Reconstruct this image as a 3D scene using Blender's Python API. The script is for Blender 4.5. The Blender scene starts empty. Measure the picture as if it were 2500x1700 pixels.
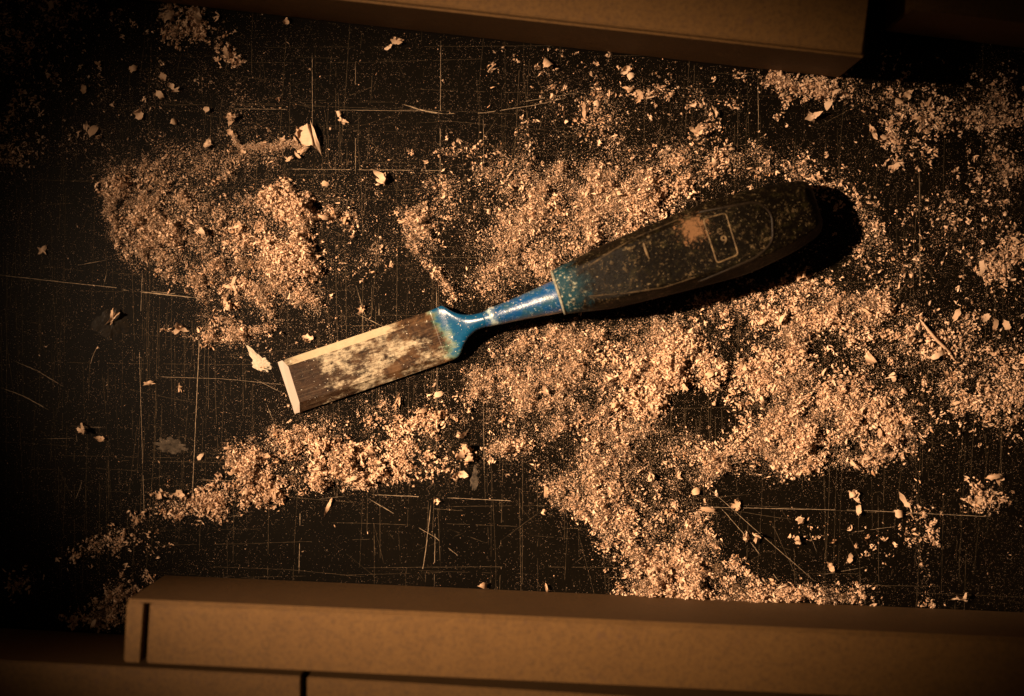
import bpy, bmesh, math, random
import numpy as np
from mathutils import Vector, Matrix
random.seed(7); RNG = np.random.default_rng(11)
SC = bpy.context.scene
COL = SC.collection
R = math.radians

# ------------------------------------------------------------------ camera, world, light
S = 0.00019            # metres on the bench per photo pixel (2500 px wide)
D = 0.75               # camera height over the bench
def P(px, py, z=0.0):  # a photo pixel at height z -> a point in the room
    k = S * (D - z) / D
    return Vector(((px - 1250) * k, (850 - py) * k, z))
cam = bpy.data.cameras.new('camera'); co = bpy.data.objects.new('camera', cam); COL.objects.link(co)
co.location = (0, 0, D)
cam.sensor_width = 36; cam.lens = 36 * D / (2500 * S)
cam.clip_start = 0.01; cam.clip_end = 20
cam.dof.use_dof = True; cam.dof.focus_distance = D - 0.003; cam.dof.aperture_fstop = 3.4
SC.camera = co
SC.render.resolution_x = 1024; SC.render.resolution_y = 696
SC.view_settings.view_transform = 'Standard'; SC.view_settings.look = 'None'
SC.view_settings.exposure = 0.0; SC.view_settings.gamma = 1
W = bpy.data.worlds.new('World'); SC.world = W; W.use_nodes = True
W.node_tree.nodes['Background'].inputs['Color'].default_value = (1.0, 0.66, 0.40, 1)
W.node_tree.nodes['Background'].inputs['Strength'].default_value = 0.026

def spot(name, az, el, dist, target, energy, color, size_deg, radius, sx=1, sy=1, blend=1.0):
    l = bpy.data.lights.new(name, 'SPOT'); o = bpy.data.objects.new(name, l); COL.objects.link(o)
    a, e = R(az), R(el)
    t = Vector(target)
    o.location = t + Vector((math.cos(a) * math.cos(e), math.sin(a) * math.cos(e), math.sin(e))) * dist
    d = t - o.location
    o.rotation_euler = d.to_track_quat('-Z', 'Y').to_euler()
    o.scale = (sx, sy, 1)
    l.energy = energy; l.color = color; l.spot_size = R(size_deg); l.spot_blend = blend
    l.shadow_soft_size = radius
    return o
spot('lamp', 171, 44, 1.9, (0.014, -0.006, 0.01), 850, (1.0, 0.70, 0.445), 12.0, 0.040, 1.0, 1.0)

# ------------------------------------------------------------------ helpers
def tag(o, label=None, cat=None, group=None, kind=None):
    if label: o['label'] = label
    if cat: o['category'] = cat
    if group: o['group'] = group
    if kind: o['kind'] = kind
    return o
def link(name, me, mat=None, parent=None):
    o = bpy.data.objects.new(name, me); COL.objects.link(o)
    if mat and not me.materials: me.materials.append(mat)
    if parent: o.parent = parent
    return o
def empty(name, loc=(0, 0, 0)):
    o = bpy.data.objects.new(name, None); COL.objects.link(o); o.location = loc; o.empty_display_size = 0.01
    return o
def child(name, me, mat, par):        # mesh given in world coordinates, parented to an empty
    o = link(name, me, mat, par)
    o.matrix_parent_inverse = Matrix.Translation(-Vector(par.location))
    return o
def np_mesh(name, verts, faces, smooth=False, attrs=None):
    """verts (N,3), faces (M,k) with constant k"""
    me = bpy.data.meshes.new(name)
    V = np.asarray(verts, np.float32); F = np.asarray(faces, np.int32); k = F.shape[1]
    me.vertices.add(len(V)); me.vertices.foreach_set('co', V.ravel())
    me.loops.add(F.size); me.loops.foreach_set('vertex_index', F.ravel())
    me.polygons.add(len(F))
    me.polygons.foreach_set('loop_start', np.arange(0, F.size, k, dtype=np.int32))
    me.polygons.foreach_set('loop_total', np.full(len(F), k, np.int32))
    if smooth: me.polygons.foreach_set('use_smooth', np.ones(len(F), bool))
    for n, a in (attrs or {}).items():
        at = me.attributes.new(n, 'FLOAT', 'POINT'); at.data.foreach_set('value', np.asarray(a, np.float32).ravel())
    me.update(calc_edges=True)
    return me

class N:                               # small node-tree writer
    def __init__(s, name):
        s.m = bpy.data.materials.new(name); s.m.use_nodes = True
        s.t = s.m.node_tree; s.b = s.t.nodes['Principled BSDF']; s.out = s.t.nodes['Material Output']
    def n(s, kind, **kw):
        x = s.t.nodes.new(kind)
        for k, v in kw.items(): setattr(x, k, v)
        return x
    def l(s, a, b): s.t.links.new(a, b)
    def set(s, node, **kw):
        for k, v in kw.items():
            k = k.replace('_', ' ')
            if hasattr(v, 'is_linked') or isinstance(v, bpy.types.NodeSocket): s.l(v, node.inputs[k])
            else: node.inputs[k].default_value = v
        return node
    def coord(s, kind='Object'): return s.n('ShaderNodeTexCoord').outputs[kind]
    def attr(s, name): return s.n('ShaderNodeAttribute', attribute_name=name).outputs['Fac']
    def mapping(s, v, scale=(1, 1, 1), rot=(0, 0, 0)):
        x = s.n('ShaderNodeMapping'); s.l(v, x.inputs['Vector']); x.inputs['Scale'].default_value = scale
        x.inputs['Rotation'].default_value = rot; return x.outputs[0]
    def noise(s, v, scale, detail=4, rough=0.55, dist=0.0):
        x = s.n('ShaderNodeTexNoise'); s.l(v, x.inputs['Vector'])
        x.inputs['Scale'].default_value = scale; x.inputs['Detail'].default_value = detail
        x.inputs['Roughness'].default_value = rough; x.inputs['Distortion'].default_value = dist
        return x.outputs['Fac']
    def ramp(s, f, stops):
        x = s.n('ShaderNodeValToRGB'); s.l(f, x.inputs[0]); e = x.color_ramp.elements
        while len(e) < len(stops): e.new(0.5)
        for i, (p, c) in enumerate(stops):
            e[i].position = p; e[i].color = (c, c, c, 1) if not hasattr(c, '__len__') else (*c, 1)
        return x.outputs[0]
    def mix(s, f, a, b, mode='MIX'):
        x = s.n('ShaderNodeMix', data_type='RGBA', blend_type=mode)
        for sock, v in ((x.inputs[0], f), (x.inputs[6], a), (x.inputs[7], b)):
            if isinstance(v, bpy.types.NodeSocket): s.l(v, sock)
            elif hasattr(v, '__len__'): sock.default_value = (*v, 1)
            else: sock.default_value = v
        return x.outputs[2]
    def math(s, op, a, b=None, clamp=False):
        x = s.n('ShaderNodeMath', operation=op, use_clamp=clamp)
        for i, v in enumerate((a, b)):
            if v is None: continue
            if isinstance(v, bpy.types.NodeSocket): s.l(v, x.inputs[i])
            else: x.inputs[i].default_value = v
        return x.outputs[0]
    def bump(s, h, strength, dist):
        x = s.n('ShaderNodeBump'); s.l(h, x.inputs['Height']); x.inputs['Strength'].default_value = strength
        x.inputs['Distance'].default_value = dist; return x.outputs[0]

# ------------------------------------------------------------------ materials
def mat_bench():
    a = N('bench_black'); c = a.coord()
    g = a.noise(a.mapping(c, (900, 90, 1)), 1.0, 6, 0.7)          # vertical wear
    g2 = a.noise(a.mapping(c, (60, 1400, 1)), 1.0, 5, 0.7)
    n = a.noise(c, 22, 6, 0.6); f = a.noise(c, 1500, 3, 0.8)
    wear = a.math('MULTIPLY', a.ramp(g, [(0.5, 0.0), (0.75, 1.0)]), a.ramp(n, [(0.40, 0.15), (0.7, 1.0)]))
    wear2 = a.math('MULTIPLY', a.ramp(g2, [(0.55, 0.0), (0.8, 1.0)]), a.ramp(n, [(0.35, 0.1), (0.7, 1.0)]))
    col = a.mix(n, (0.0007, 0.0005, 0.0003), (0.0036, 0.0024, 0.0012))
    col = a.mix(a.math('MULTIPLY', a.math('ADD', wear, wear2, True), 0.4), col, (0.012, 0.0075, 0.0035))
    dust = a.ramp(f, [(0.64, 0.0), (0.74, 1.0)])
    dz = a.ramp(a.noise(c, 14, 5, 0.7), [(0.35, 0.15), (0.75, 0.9)])
    col = a.mix(a.math('MULTIPLY', dust, dz), col, (0.05, 0.034, 0.02))
    a.l(col, a.b.inputs['Base Color'])
    a.set(a.b, Roughness=0.32); a.b.inputs['Specular IOR Level'].default_value = 0.08
    a.l(a.bump(a.math('ADD', g, f), 0.12, 0.0002), a.b.inputs['Normal'])
    return a.m
def mat_wood(name, dark, light, transl=0.22):
    a = N(name); r = a.attr('rnd'); c = a.coord()
    n = a.noise(c, 900, 3, 0.7)
    col = a.mix(r, dark, light)
    col = a.mix(a.math('MULTIPLY', a.ramp(n, [(0.35, 0.0), (0.7, 1.0)]), 0.35), col, (0.45, 0.22, 0.09))
    a.l(col, a.b.inputs['Base Color']); a.set(a.b, Roughness=0.75)
    a.b.inputs['Specular IOR Level'].default_value = 0.2
    tr = a.n('ShaderNodeBsdfTranslucent'); a.l(col, tr.inputs[0])
    mx = a.n('ShaderNodeMixShader'); mx.inputs[0].default_value = transl
    a.l(a.b.outputs[0], mx.inputs[1]); a.l(tr.outputs[0], mx.inputs[2]); a.l(mx.outputs[0], a.out.inputs[0])
    return a.m
def mat_bed():
    a = N('shaded_sawdust_bed'); c = a.coord()
    n = a.noise(c, 1400, 4, 0.8); n2 = a.noise(c, 300, 3, 0.6)
    col = a.mix(a.ramp(n, [(0.35, 0.0), (0.65, 1.0)]), (0.010, 0.005, 0.0025), (0.14, 0.08, 0.04))  # sawdust tones darkened: shade in the gaps between grains is painted in
    a.l(col, a.b.inputs['Base Color']); a.set(a.b, Roughness=0.9)
    a.b.inputs['Specular IOR Level'].default_value = 0.1
    a.l(a.bump(a.math('ADD', n, n2), 1.0, 0.0012), a.b.inputs['Normal'])
    return a.m
def mat_shaving():
    a = N('curled_shaving'); c = a.coord()
    g = a.noise(a.mapping(c, (150, 2600, 150)), 1.0, 4, 0.7)
    oi = a.n('ShaderNodeObjectInfo').outputs['Random']
    base = a.mix(oi, (0.36, 0.20, 0.105), (0.52, 0.35, 0.23))
    col = a.mix(a.ramp(g, [(0.4, 0.0), (0.8, 1.0)]), base, (0.60, 0.42, 0.28))
    a.l(col, a.b.inputs['Base Color']); a.set(a.b, Roughness=0.6)
    a.b.inputs['Specular IOR Level'].default_value = 0.3
    a.l(a.bump(g, 0.5, 0.0002), a.b.inputs['Normal'])
    tr = a.n('ShaderNodeBsdfTranslucent'); a.l(col, tr.inputs[0])
    mx = a.n('ShaderNodeMixShader'); mx.inputs[0].default_value = 0.25
    a.l(a.b.outputs[0], mx.inputs[1]); a.l(tr.outputs[0], mx.inputs[2]); a.l(mx.outputs[0], a.out.inputs[0])
    return a.m
def mat_mdf(name, tint=1.0):
    a = N(name); c = a.coord()
    n = a.noise(c, 620, 4, 0.8); n2 = a.noise(c, 75, 6, 0.7); n3 = a.noise(c, 160, 2, 0.5)
    col = a.mix(n2, (0.078 * tint, 0.035 * tint, 0.0068 * tint), (0.115 * tint, 0.056 * tint, 0.0125 * tint))
    col = a.mix(a.math('MULTIPLY', a.ramp(n, [(0.45, 0.0), (0.75, 1.0)]), 0.8), col, (0.028, 0.013, 0.004))
    col = a.mix(a.math('MULTIPLY', a.ramp(n3, [(0.66, 0.0), (0.74, 1.0)]), 0.55), col, (0.065, 0.03, 0.012))
    a.l(col, a.b.inputs['Base Color']); a.set(a.b, Roughness=0.7)
    a.b.inputs['Specular IOR Level'].default_value = 0.25
    a.l(a.bump(a.math('ADD', n, n2), 0.3, 0.0004), a.b.inputs['Normal'])
    return a.m
def mat_blade(name, clean=False):
    """steel with rust, dried glue and remains of blue paint; 'along' runs in photo px from the edge to the handle"""
    a = N(name); c = a.coord(); al = a.attr('along'); ac = a.attr('across')
    n1 = a.noise(a.mapping(a.mapping(c, (1, 1, 1), (0, 0, R(-18.2))), (52, 110, 60)), 1.0, 8, 0.70); n2 = a.noise(a.mapping(c, (1, 1, 1)), 330, 6, 0.75); n3 = a.noise(c, 1300, 4, 0.8)
    if clean:
        g = a.noise(a.mapping(c, (300, 300, 60), (0, 0, R(20))), 8.0, 4, 0.6)
        col = a.mix(g, (0.25, 0.20, 0.165), (0.31, 0.255, 0.21))
        col = a.mix(a.math('MULTIPLY', a.ramp(n2, [(0.62, 0.0), (0.75, 1.0)]), 0.5), col, (0.3, 0.2, 0.12))
        a.l(col, a.b.inputs['Base Color']); a.set(a.b, Roughness=0.42, Metallic=0.25)
        a.l(a.bump(g, 0.15, 0.0002), a.b.inputs['Normal'])
        return a.m
    col = a.mix(a.ramp(n2, [(0.35, 0.0), (0.65, 1.0)]), (0.004, 0.002, 0.0013), (0.028, 0.014, 0.0075))
    rust = a.ramp(a.noise(c, 160, 6, 0.7, 0.3), [(0.45, 0.0), (0.62, 1.0)])
    mid = a.ramp(a.math('DIVIDE', al, 400.0), [(0.25, 0.1), (0.75, 1.0)])
    col = a.mix(a.math('MULTIPLY', a.math('MULTIPLY', rust, mid), 0.75), col, (0.085, 0.043, 0.018))
    st = a.noise(a.mapping(a.mapping(c, (1, 1, 1), (0, 0, R(-18.2))), (70, 1500, 1)), 1.0, 4, 0.7)
    col = a.mix(a.math('MULTIPLY', a.ramp(st, [(0.5, 0.0), (0.7, 1.0)]), 0.35), col, (0.11, 0.075, 0.045))
    # pale scraped patches: a band across the middle of the blade
    bell = a.ramp(a.math('DIVIDE', al, 400.0), [(0.12, 0.0), (0.28, 0.75), (0.5, 1.0), (0.68, 0.8), (0.95, 0.35)])
    pale = a.ramp(a.math('ADD', a.math('MULTIPLY', n1, 1.0), a.math('MULTIPLY', bell, 0.17)), [(0.60, 0.0), (0.68, 1.0)])
    brk = a.ramp(a.math('ADD', a.math('MULTIPLY', n2, .5), a.math('MULTIPLY', a.noise(a.mapping(a.mapping(c, (1, 1, 1), (0, 0, R(-18.2))), (220, 700, 1)), 1.0, 5, 0.75), .5)), [(0.42, 0.0), (0.56, 1.0)])
    col = a.mix(a.math('MULTIPLY', a.math('MULTIPLY', pale, brk), 0.9), col, (0.30, 0.245, 0.165))
    spk = a.ramp(n3, [(0.64, 0.0), (0.70, 1.0)])
    col = a.mix(a.math('MULTIPLY', spk, 0.55), col, (0.32, 0.23, 0.14))
    # upper bevel is paler in broken patches, fading towards the shoulder
    ub = a.math('GREATER_THAN', ac, 49.5)
    bare = a.ramp(a.math('ADD', n1, a.math('MULTIPLY', a.ramp(a.math('DIVIDE', al, 400.0), [(0.0, 0.35), (0.3, 1.0), (0.55, 1.0), (0.9, 0.0)]), 0.30)), [(0.56, 0.0), (0.70, 1.0)])
    col = a.mix(a.math('MULTIPLY', ub, a.math('MULTIPLY', bare, 0.85)), col, (0.30, 0.235, 0.15))
    # blue paint towards the shoulder
    edge = a.math('ADD', al, a.math('MULTIPLY', a.math('SUBTRACT', n1, 0.5), 190.0))
    edge = a.math('ADD', edge, a.math('MULTIPLY', ac, 0.16))
    pm = a.ramp(a.math('DIVIDE', edge, 500.0), [(0.815, 0.0), (0.845, 1.0)])
    rim = a.ramp(a.math('DIVIDE', edge, 500.0), [(0.79, 0.0), (0.82, 1.0), (0.86, 0.0)])
    blue = a.mix(n2, (0.0008, 0.016, 0.050), (0.003, 0.050, 0.105))
    col = a.mix(pm, col, blue)
    col = a.mix(a.math('MULTIPLY', rim, 0.35), col, (0.10, 0.20, 0.13))
    chips = a.ramp(a.noise(c, 420, 3, 0.7), [(0.66, 0.0), (0.70, 1.0)])
    col = a.mix(a.math('MULTIPLY', chips, a.math('MULTIPLY', pm, 0.8)), col, (0.55, 0.50, 0.40))
    dots = a.ramp(a.noise(c, 1100, 2, 0.6), [(0.70, 0.0), (0.74, 1.0)])
    col = a.mix(a.math('MULTIPLY', dots, 0.8), col, (0.62, 0.55, 0.44))
    a.l(col, a.b.inputs['Base Color'])
    a.l(a.ramp(pm, [(0.0, 0.30), (1.0, 0.26)]), a.b.inputs['Roughness'])
    a.b.inputs['Specular IOR Level'].default_value = 0.25
    a.l(a.bump(a.math('ADD', n1, n2), 0.22, 0.0005), a.b.inputs['Normal'])
    return a.m
def mat_neck():
    a = N('blue_paint'); c = a.coord()
    n1 = a.noise(c, 170, 5, 0.7); n2 = a.noise(c, 520, 5, 0.75); n3 = a.noise(c, 1200, 3, 0.6)
    col = a.mix(n1, (0.0007, 0.016, 0.060), (0.002, 0.052, 0.155))
    grime = a.ramp(n1, [(0.46, 0.0), (0.60, 1.0)])
    col = a.mix(a.math('MULTIPLY', grime, 0.7), col, (0.010, 0.035, 0.040))
    chips = a.ramp(a.noise(c, 300, 3, 0.6), [(0.655, 0.0), (0.675, 1.0)])
    col = a.mix(a.math('MULTIPLY', chips, 0.85), col, (0.46, 0.33, 0.24))
    haze_ = a.ramp(n2, [(0.56, 0.0), (0.66, 1.0)]); col = a.mix(a.math('MULTIPLY', haze_, 0.3), col, (0.22, 0.30, 0.34))
    d = a.ramp(n3, [(0.66, 0.0), (0.70, 1.0)])
    col = a.mix(a.math('MULTIPLY', d, 0.7), col, (0.60, 0.60, 0.52))
    rg_ = a.math('ADD', a.attr('along'), a.math('MULTIPLY', a.math('SUBTRACT', n2, 0.5), 34.0)); ring = a.ramp(a.math('DIVIDE', a.math('SUBTRACT', rg_, 505.0), 60.0), [(0.28, 0.0), (0.40, 1.0), (0.55, 1.0), (0.66, 0.0)])
    col = a.mix(a.math('MULTIPLY', ring, a.math('MULTIPLY', a.ramp(n1, [(0.42, 0.2), (0.55, 1.0)]), 0.8)), col, (0.30, 0.36, 0.33))
    a.l(col, a.b.inputs['Base Color']); a.set(a.b, Roughness=0.30); a.b.inputs['Specular IOR Level'].default_value = 0.6
    a.l(a.bump(a.math('ADD', n1, n2), 0.30, 0.0006), a.b.inputs['Normal'])
    return a.m
def mat_handle():
    a = N('grimy_plastic'); c = a.coord(); al = a.attr('along')
    n1 = a.noise(c, 120, 6, 0.7, 0.4); n2 = a.noise(c, 420, 5, 0.78); n3 = a.noise(c, 900, 3, 0.6)
    col = a.mix(n1, (0.0006, 0.0004, 0.0002), (0.0040, 0.0025, 0.0012))
    ol = a.ramp(a.noise(c, 260, 4, 0.7), [(0.54, 0.0), (0.68, 1.0)])
    col = a.mix(a.math('MULTIPLY', ol, 0.35), col, (0.020, 0.016, 0.005))
    tan = a.math('MULTIPLY', a.ramp(n2, [(0.54, 0.0), (0.64, 1.0)]), a.ramp(n1, [(0.46, 0.06), (0.60, 1.0)]))
    col = a.mix(a.math('MULTIPLY', tan, 0.75), col, (0.105, 0.070, 0.033))
    spk = a.ramp(n3, [(0.64, 0.0), (0.69, 1.0)])
    col = a.mix(a.math('MULTIPLY', spk, 0.6), col, (0.13, 0.095, 0.05))
    # one rubbed terracotta patch left of the name plate
    v = a.n('ShaderNodeVectorMath', operation='DISTANCE'); a.l(c, v.inputs[0]); v.inputs[1].default_value = P(1692, 558, 0.033)
    pt = a.ramp(a.math('ADD', a.math('MULTIPLY', v.outputs['Value'], 75.0), a.math('MULTIPLY', a.math('SUBTRACT', n2, 0.5), 2.6)), [(0.22, 1.0), (0.50, 0.0)])
    col = a.mix(a.math('MULTIPLY', pt, 0.8), col, (0.13, 0.066, 0.030))
    e = a.math('ADD', al, a.math('MULTIPLY', a.math('SUBTRACT', n1, 0.5), 170.0))
    bl = a.ramp(a.math('DIVIDE', e, 200.0), [(0.10, 1.0), (0.36, 0.0)])
    col = a.mix(a.math('MULTIPLY', bl, 0.85), col, a.mix(n2, (0.001, 0.010, 0.018), (0.008, 0.036, 0.044)))
    rub = a.math('MULTIPLY', bl, a.ramp(n2, [(0.56, 0.0), (0.62, 1.0)]))
    col = a.mix(a.math('MULTIPLY', rub, 0.75), col, (0.24, 0.23, 0.16))
    a.l(col, a.b.inputs['Base Color']); a.set(a.b, Roughness=0.50); a.b.inputs['Specular IOR Level'].default_value = 0.05
    a.l(a.bump(a.math('ADD', n1, n2), 0.35, 0.0009), a.b.inputs['Normal'])
    return a.m
def mat_plain(name, col, rough=0.6, nscale=600, var=0.4):
    a = N(name); c = a.coord(); n = a.noise(c, nscale, 4, 0.7)
    a.l(a.mix(a.ramp(n, [(0.3, 0.0), (0.7, 1.0)]), tuple(x * (1 - var) for x in col), col), a.b.inputs['Base Color'])
    a.set(a.b, Roughness=rough); a.b.inputs['Specular IOR Level'].default_value = 0.08
    a.l(a.bump(n, 0.4, 0.0004), a.b.inputs['Normal'])
    return a.m
M_BENCH = mat_bench(); M_BED = mat_bed()
M_DUST = mat_wood('sawdust_grain', (0.22, 0.118, 0.062), (0.76, 0.545, 0.385), 0.05)
M_FLAKE = mat_wood('wood_flake', (0.30, 0.168, 0.092), (0.64, 0.45, 0.315), 0.18)
M_SHAVE = mat_shaving(); M_MDF = mat_mdf('fibreboard'); M_MDF2 = mat_mdf('fibreboard_dark', 0.9)
M_BLADE = mat_blade('stained_steel'); M_EDGE = mat_blade('ground_steel', True)
M_NECK = mat_neck(); M_HAND = mat_handle()
M_SCR = mat_plain('scratch_fill', (0.085, 0.057, 0.032), 0.8, 500, 0.7)
M_SCR2 = mat_plain('scratch_dust', (0.26, 0.185, 0.12), 0.8, 700, 0.6)
M_GLUE = mat_plain('dried_filler', (0.42, 0.35, 0.26), 0.7, 900, 0.5)
M_GREY = mat_plain('grey_smear', (0.075, 0.055, 0.038), 0.8, 260, 0.97)
M_RIM = mat_plain('worn_rim', (0.13, 0.085, 0.042), 0.5, 260, 0.97)

# ------------------------------------------------------------------ bench top
bm = bmesh.new()
x0, x1, y0, y1, th = -0.62, 0.62, -0.45, 0.45, 0.024
bmesh.ops.create_cube(bm, size=1, matrix=Matrix.Translation((0, 0, -th / 2)) @ Matrix.Diagonal((x1 - x0, y1 - y0, th, 1)))
me = bpy.data.meshes.new('bench_top'); bm.to_mesh(me); bm.free()
bench = link('bench_top', me, M_BENCH)
tag(bench, kind='structure')

def ribbons(lines, z, wscale=1.0, breaks=0.25):
    """thin irregular strips lying on the bench; a line is (points in px, width in px)"""
    V, F = [], []
    for pts, w in lines:
        pts = [Vector(p) for p in pts]; L = sum((pts[i + 1] - pts[i]).length for i in range(len(pts) - 1))
        n = max(3, int(L / 14)); seg = []
        for i in range(n + 1):
            t = i / n * L; k = 0
            while k < len(pts) - 2 and t > (pts[k + 1] - pts[k]).length: t -= (pts[k + 1] - pts[k]).length; k += 1
            d = (pts[k + 1] - pts[k]); q = pts[k] + d.normalized() * min(t, d.length)
            seg.append((q, d.normalized()))
        hide = False
        for i in range(n):
            if random.random() < breaks: hide = not hide and random.random() < 0.55
            if hide: continue
            for j in (i, i + 1):
                q, d = seg[j]; nn = Vector((-d.y, d.x)); ww = w * wscale * random.uniform(0.25, 0.65) * (0.35 if i in (0, n - 1) else 1)
                jx = random.uniform(-0.4, 0.4)
                V.append(P(*(q + nn * (ww + jx)), 0)); V.append(P(*(q - nn * (ww - jx)), 0))
                V[-1].z = V[-2].z = z
            b = len(V) - 4; F.append((b, b + 1, b + 3, b + 2))
    return np.array([tuple(v) for v in V]), np.array(F)
faint = []
for i in range(330):                      # long knife lines running up and down the sheet
    x = random.uniform(0, 2500); ya = random.uniform(-60, 1100); yb = ya + random.uniform(150, 900); dx = random.uniform(-40, 26)
    faint.append((((x, ya), (x + dx * 0.5 + random.uniform(-7, 7), (ya + yb) / 2), (x + dx, yb)), random.uniform(0.6, 1.7)))
for i in range(110):
    y = random.uniform(100, 1450); xa = random.uniform(-50, 1900); xb = xa + random.uniform(150, 900); dy = random.uniform(-22, 50)
    faint.append((((xa, y), ((xa + xb) / 2, y + dy * 0.5 + random.uniform(-7, 7)), (xb, y + dy)), random.uniform(0.6, 1.5)))
for i in range(240):
    x = random.uniform(50, 2400); y = random.uniform(150, 1450); a_ = random.uniform(0, 6.28); l_ = random.uniform(30, 190)
    faint.append((((x, y), (x + math.cos(a_) * l_, y + math.sin(a_) * l_)), random.uniform(0.7, 1.5)))
v, f = ribbons(faint, 0.00004, 0.50)
o = link('scratch', np_mesh('scratch_faint', v, f), M_SCR, bench); o['kind'] = 'stuff'
strong = [(((0, 672), (160, 690), (470, 722)), 3.0), (((0, 946), (60, 968), (118, 1001)), 3.4), (((35, 882), (90, 905), (155, 944)), 2.8),
          (((300, 708), (480, 728)), 6), (((985, 255), (1030, 270), (1080, 278)), 7), (((1080, 278), (1180, 276), (1300, 258), (1380, 240)), 2.6),
          (((560, 266), (760, 268), (1080, 272), (1240, 284)), 1.8), (((700, 413), (900, 415), (1090, 417)), 2.0), (((480, 1172), (580, 1174), (700, 1182)), 2.2),
          (((910, 1208), (1100, 1216), (1345, 1228)), 2.8), (((1700, 1238), (1900, 1242), (2120, 1247), (2420, 1262)), 2.2),
          (((1728, 1190), (1840, 1290), (1990, 1420)), 2.0), (((1760, 1240), (1830, 1320), (1905, 1425)), 2.4), (((1960, 1260), (2010, 1390)), 1.5),
          (((900, 1218), (985, 1268)), 3), (((985, 1268), (1060, 1310), (1140, 1375)), 2.4), (((1052, 1232), (1040, 1340), (1025, 1432)), 3.2),
          (((1066, 700), (1067, 1000), (1060, 1430)), 2.2), (((733, 1225), (730, 1400)), 2.6), (((868, 150), (868, 425)), 2.2), (((762, 130), (763, 330)), 2.2),
          (((1076, 100), (1075, 300), (1074, 500)), 2.4), (((483, 560), (486, 850), (478, 1020), (468, 1245)), 3.0), (((348, 660), (340, 850), (352, 1260)), 2.2),
          (((250, 822), (226, 870), (212, 930), (205, 975)), 2.4), (((242, 880), (232, 940)), 1.8), (((262, 660), (252, 702)), 2.6), (((185, 1050), (200, 1180), (165, 1270)), 1.8),
          (((1550, 640), (1545, 660)), 2), (((885, 740), (887, 860)), 1.6), (((925, 740), (926, 960)), 2.0), (((1180, 280), (1181, 420)), 1.5), (((1180, 985), (1182, 1150)), 1.7),
          (((870, 700), (890, 770), (930, 800)), 1.8), (((868, 765), (940, 800)), 3), (((620, 925), (690, 960)), 1.8), (((650, 985), (672, 1040)), 2), (((190, 648), (258, 636)), 2.6),
          (((1850, 195), (1852, 320)), 2), (((2245, 420), (2246, 700)), 2), (((2080, 1300), (2300, 1270)), 1.5), (((2000, 1405), (2110, 1385)), 1.6), (((1270, 250), (1420, 225)), 2),
          (((780, 1218), (840, 1212)), 1.6), (((555, 1262), (640, 1250)), 1.5), (((700, 940), (540, 925), (380, 920)), 1.5), (((100, 1072), (190, 1070)), 1.4), (((170, 1040), (260, 1045)), 1.6)]
v, f = ribbons(strong, 0.00008, 0.45, 0.16)
o = link('scratch', np_mesh('scratch_deep', v, f), M_SCR2, bench); o['kind'] = 'stuff'

# ------------------------------------------------------------------ where the sawdust lies
GS = 5; GX0, GX1, GY0, GY1 = -150, 2650, -100, 1750
gx = np.arange(GX0, GX1, GS); gy = np.arange(GY0, GY1, GS); NX, NY = len(gx), len(gy)
PX, PY = np.meshgrid(gx + GS / 2, gy + GS / 2)
def vnoise(cell, seed, octaves=4, gain=0.55, ax=1.0):
    rg = np.random.default_rng(seed); out = np.zeros_like(PX, float); amp = 1; tot = 0
    for o_ in range(octaves):
        cx = cell * ax / 2 ** o_; cy = cell / ax / 2 ** o_
        g = rg.random((int((GY1 - GY0) / cy) + 3, int((GX1 - GX0) / cx) + 3))
        u = (PX - GX0) / cx; v_ = (PY - GY0) / cy; i = u.astype(int); j = v_.astype(int); fu = u - i; fv = v_ - j
        fu = fu * fu * (3 - 2 * fu); fv = fv * fv * (3 - 2 * fv)
        out += amp * ((g[j, i] * (1 - fu) + g[j, i + 1] * fu) * (1 - fv) + (g[j + 1, i] * (1 - fu) + g[j + 1, i + 1] * fu) * fv)
        tot += amp; amp *= gain
    return out / tot
WX = PX + (vnoise(90, 1) - 0.5) * 70 + (vnoise(22, 5, 2) - 0.5) * 26
WY = PY + (vnoise(90, 2) - 0.5) * 70 + (vnoise(22, 6, 2) - 0.5) * 26
def smooth(a, b, x): t = np.clip((x - a) / (b - a), 0, 1); return t * t * (3 - 2 * t)
def poly_mask(pts, soft, warp=True):
    X, Y = (WX, WY) if warp else (PX, PY)
    xs = [p[0] for p in pts]; ys = [p[1] for p in pts]; m = soft + 5
    out = np.zeros_like(PX, float)
    sel = (X > min(xs) - m) & (X < max(xs) + m) & (Y > min(ys) - m) & (Y < max(ys) + m)
    x, y = X[sel], Y[sel]; ins = np.zeros(x.shape, bool); dd = np.full(x.shape, 1e9)
    for i in range(len(pts)):
        (ax_, ay), (bx, by) = pts[i], pts[(i + 1) % len(pts)]
        ex, ey = bx - ax_, by - ay; t = np.clip(((x - ax_) * ex + (y - ay) * ey) / (ex * ex + ey * ey + 1e-9), 0, 1)
        dd = np.minimum(dd, (x - ax_ - t * ex) ** 2 + (y - ay - t * ey) ** 2)
        if ay != by:
            c_ = ((ay > y) != (by > y)) & (x < (bx - ax_) * (y - ay) / (by - ay) + ax_); ins ^= c_
    sd = np.sqrt(dd) * np.where(ins, 1, -1)
    out[sel] = smooth(-soft, soft, sd)
    return out
def box(xa, ya, xb, yb): return [(xa, ya), (xb, ya), (xb, yb), (xa, yb)]
def ell(cx, cy, rx, ry, rot=0, n=14):
    c, s = math.cos(R(rot)), math.sin(R(rot))
    return [(cx + rx * math.cos(t) * c - ry * math.sin(t) * s, cy + rx * math.cos(t) * s + ry * math.sin(t) * c) for t in [2 * math.pi * k / n for k in range(n)]]
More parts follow.
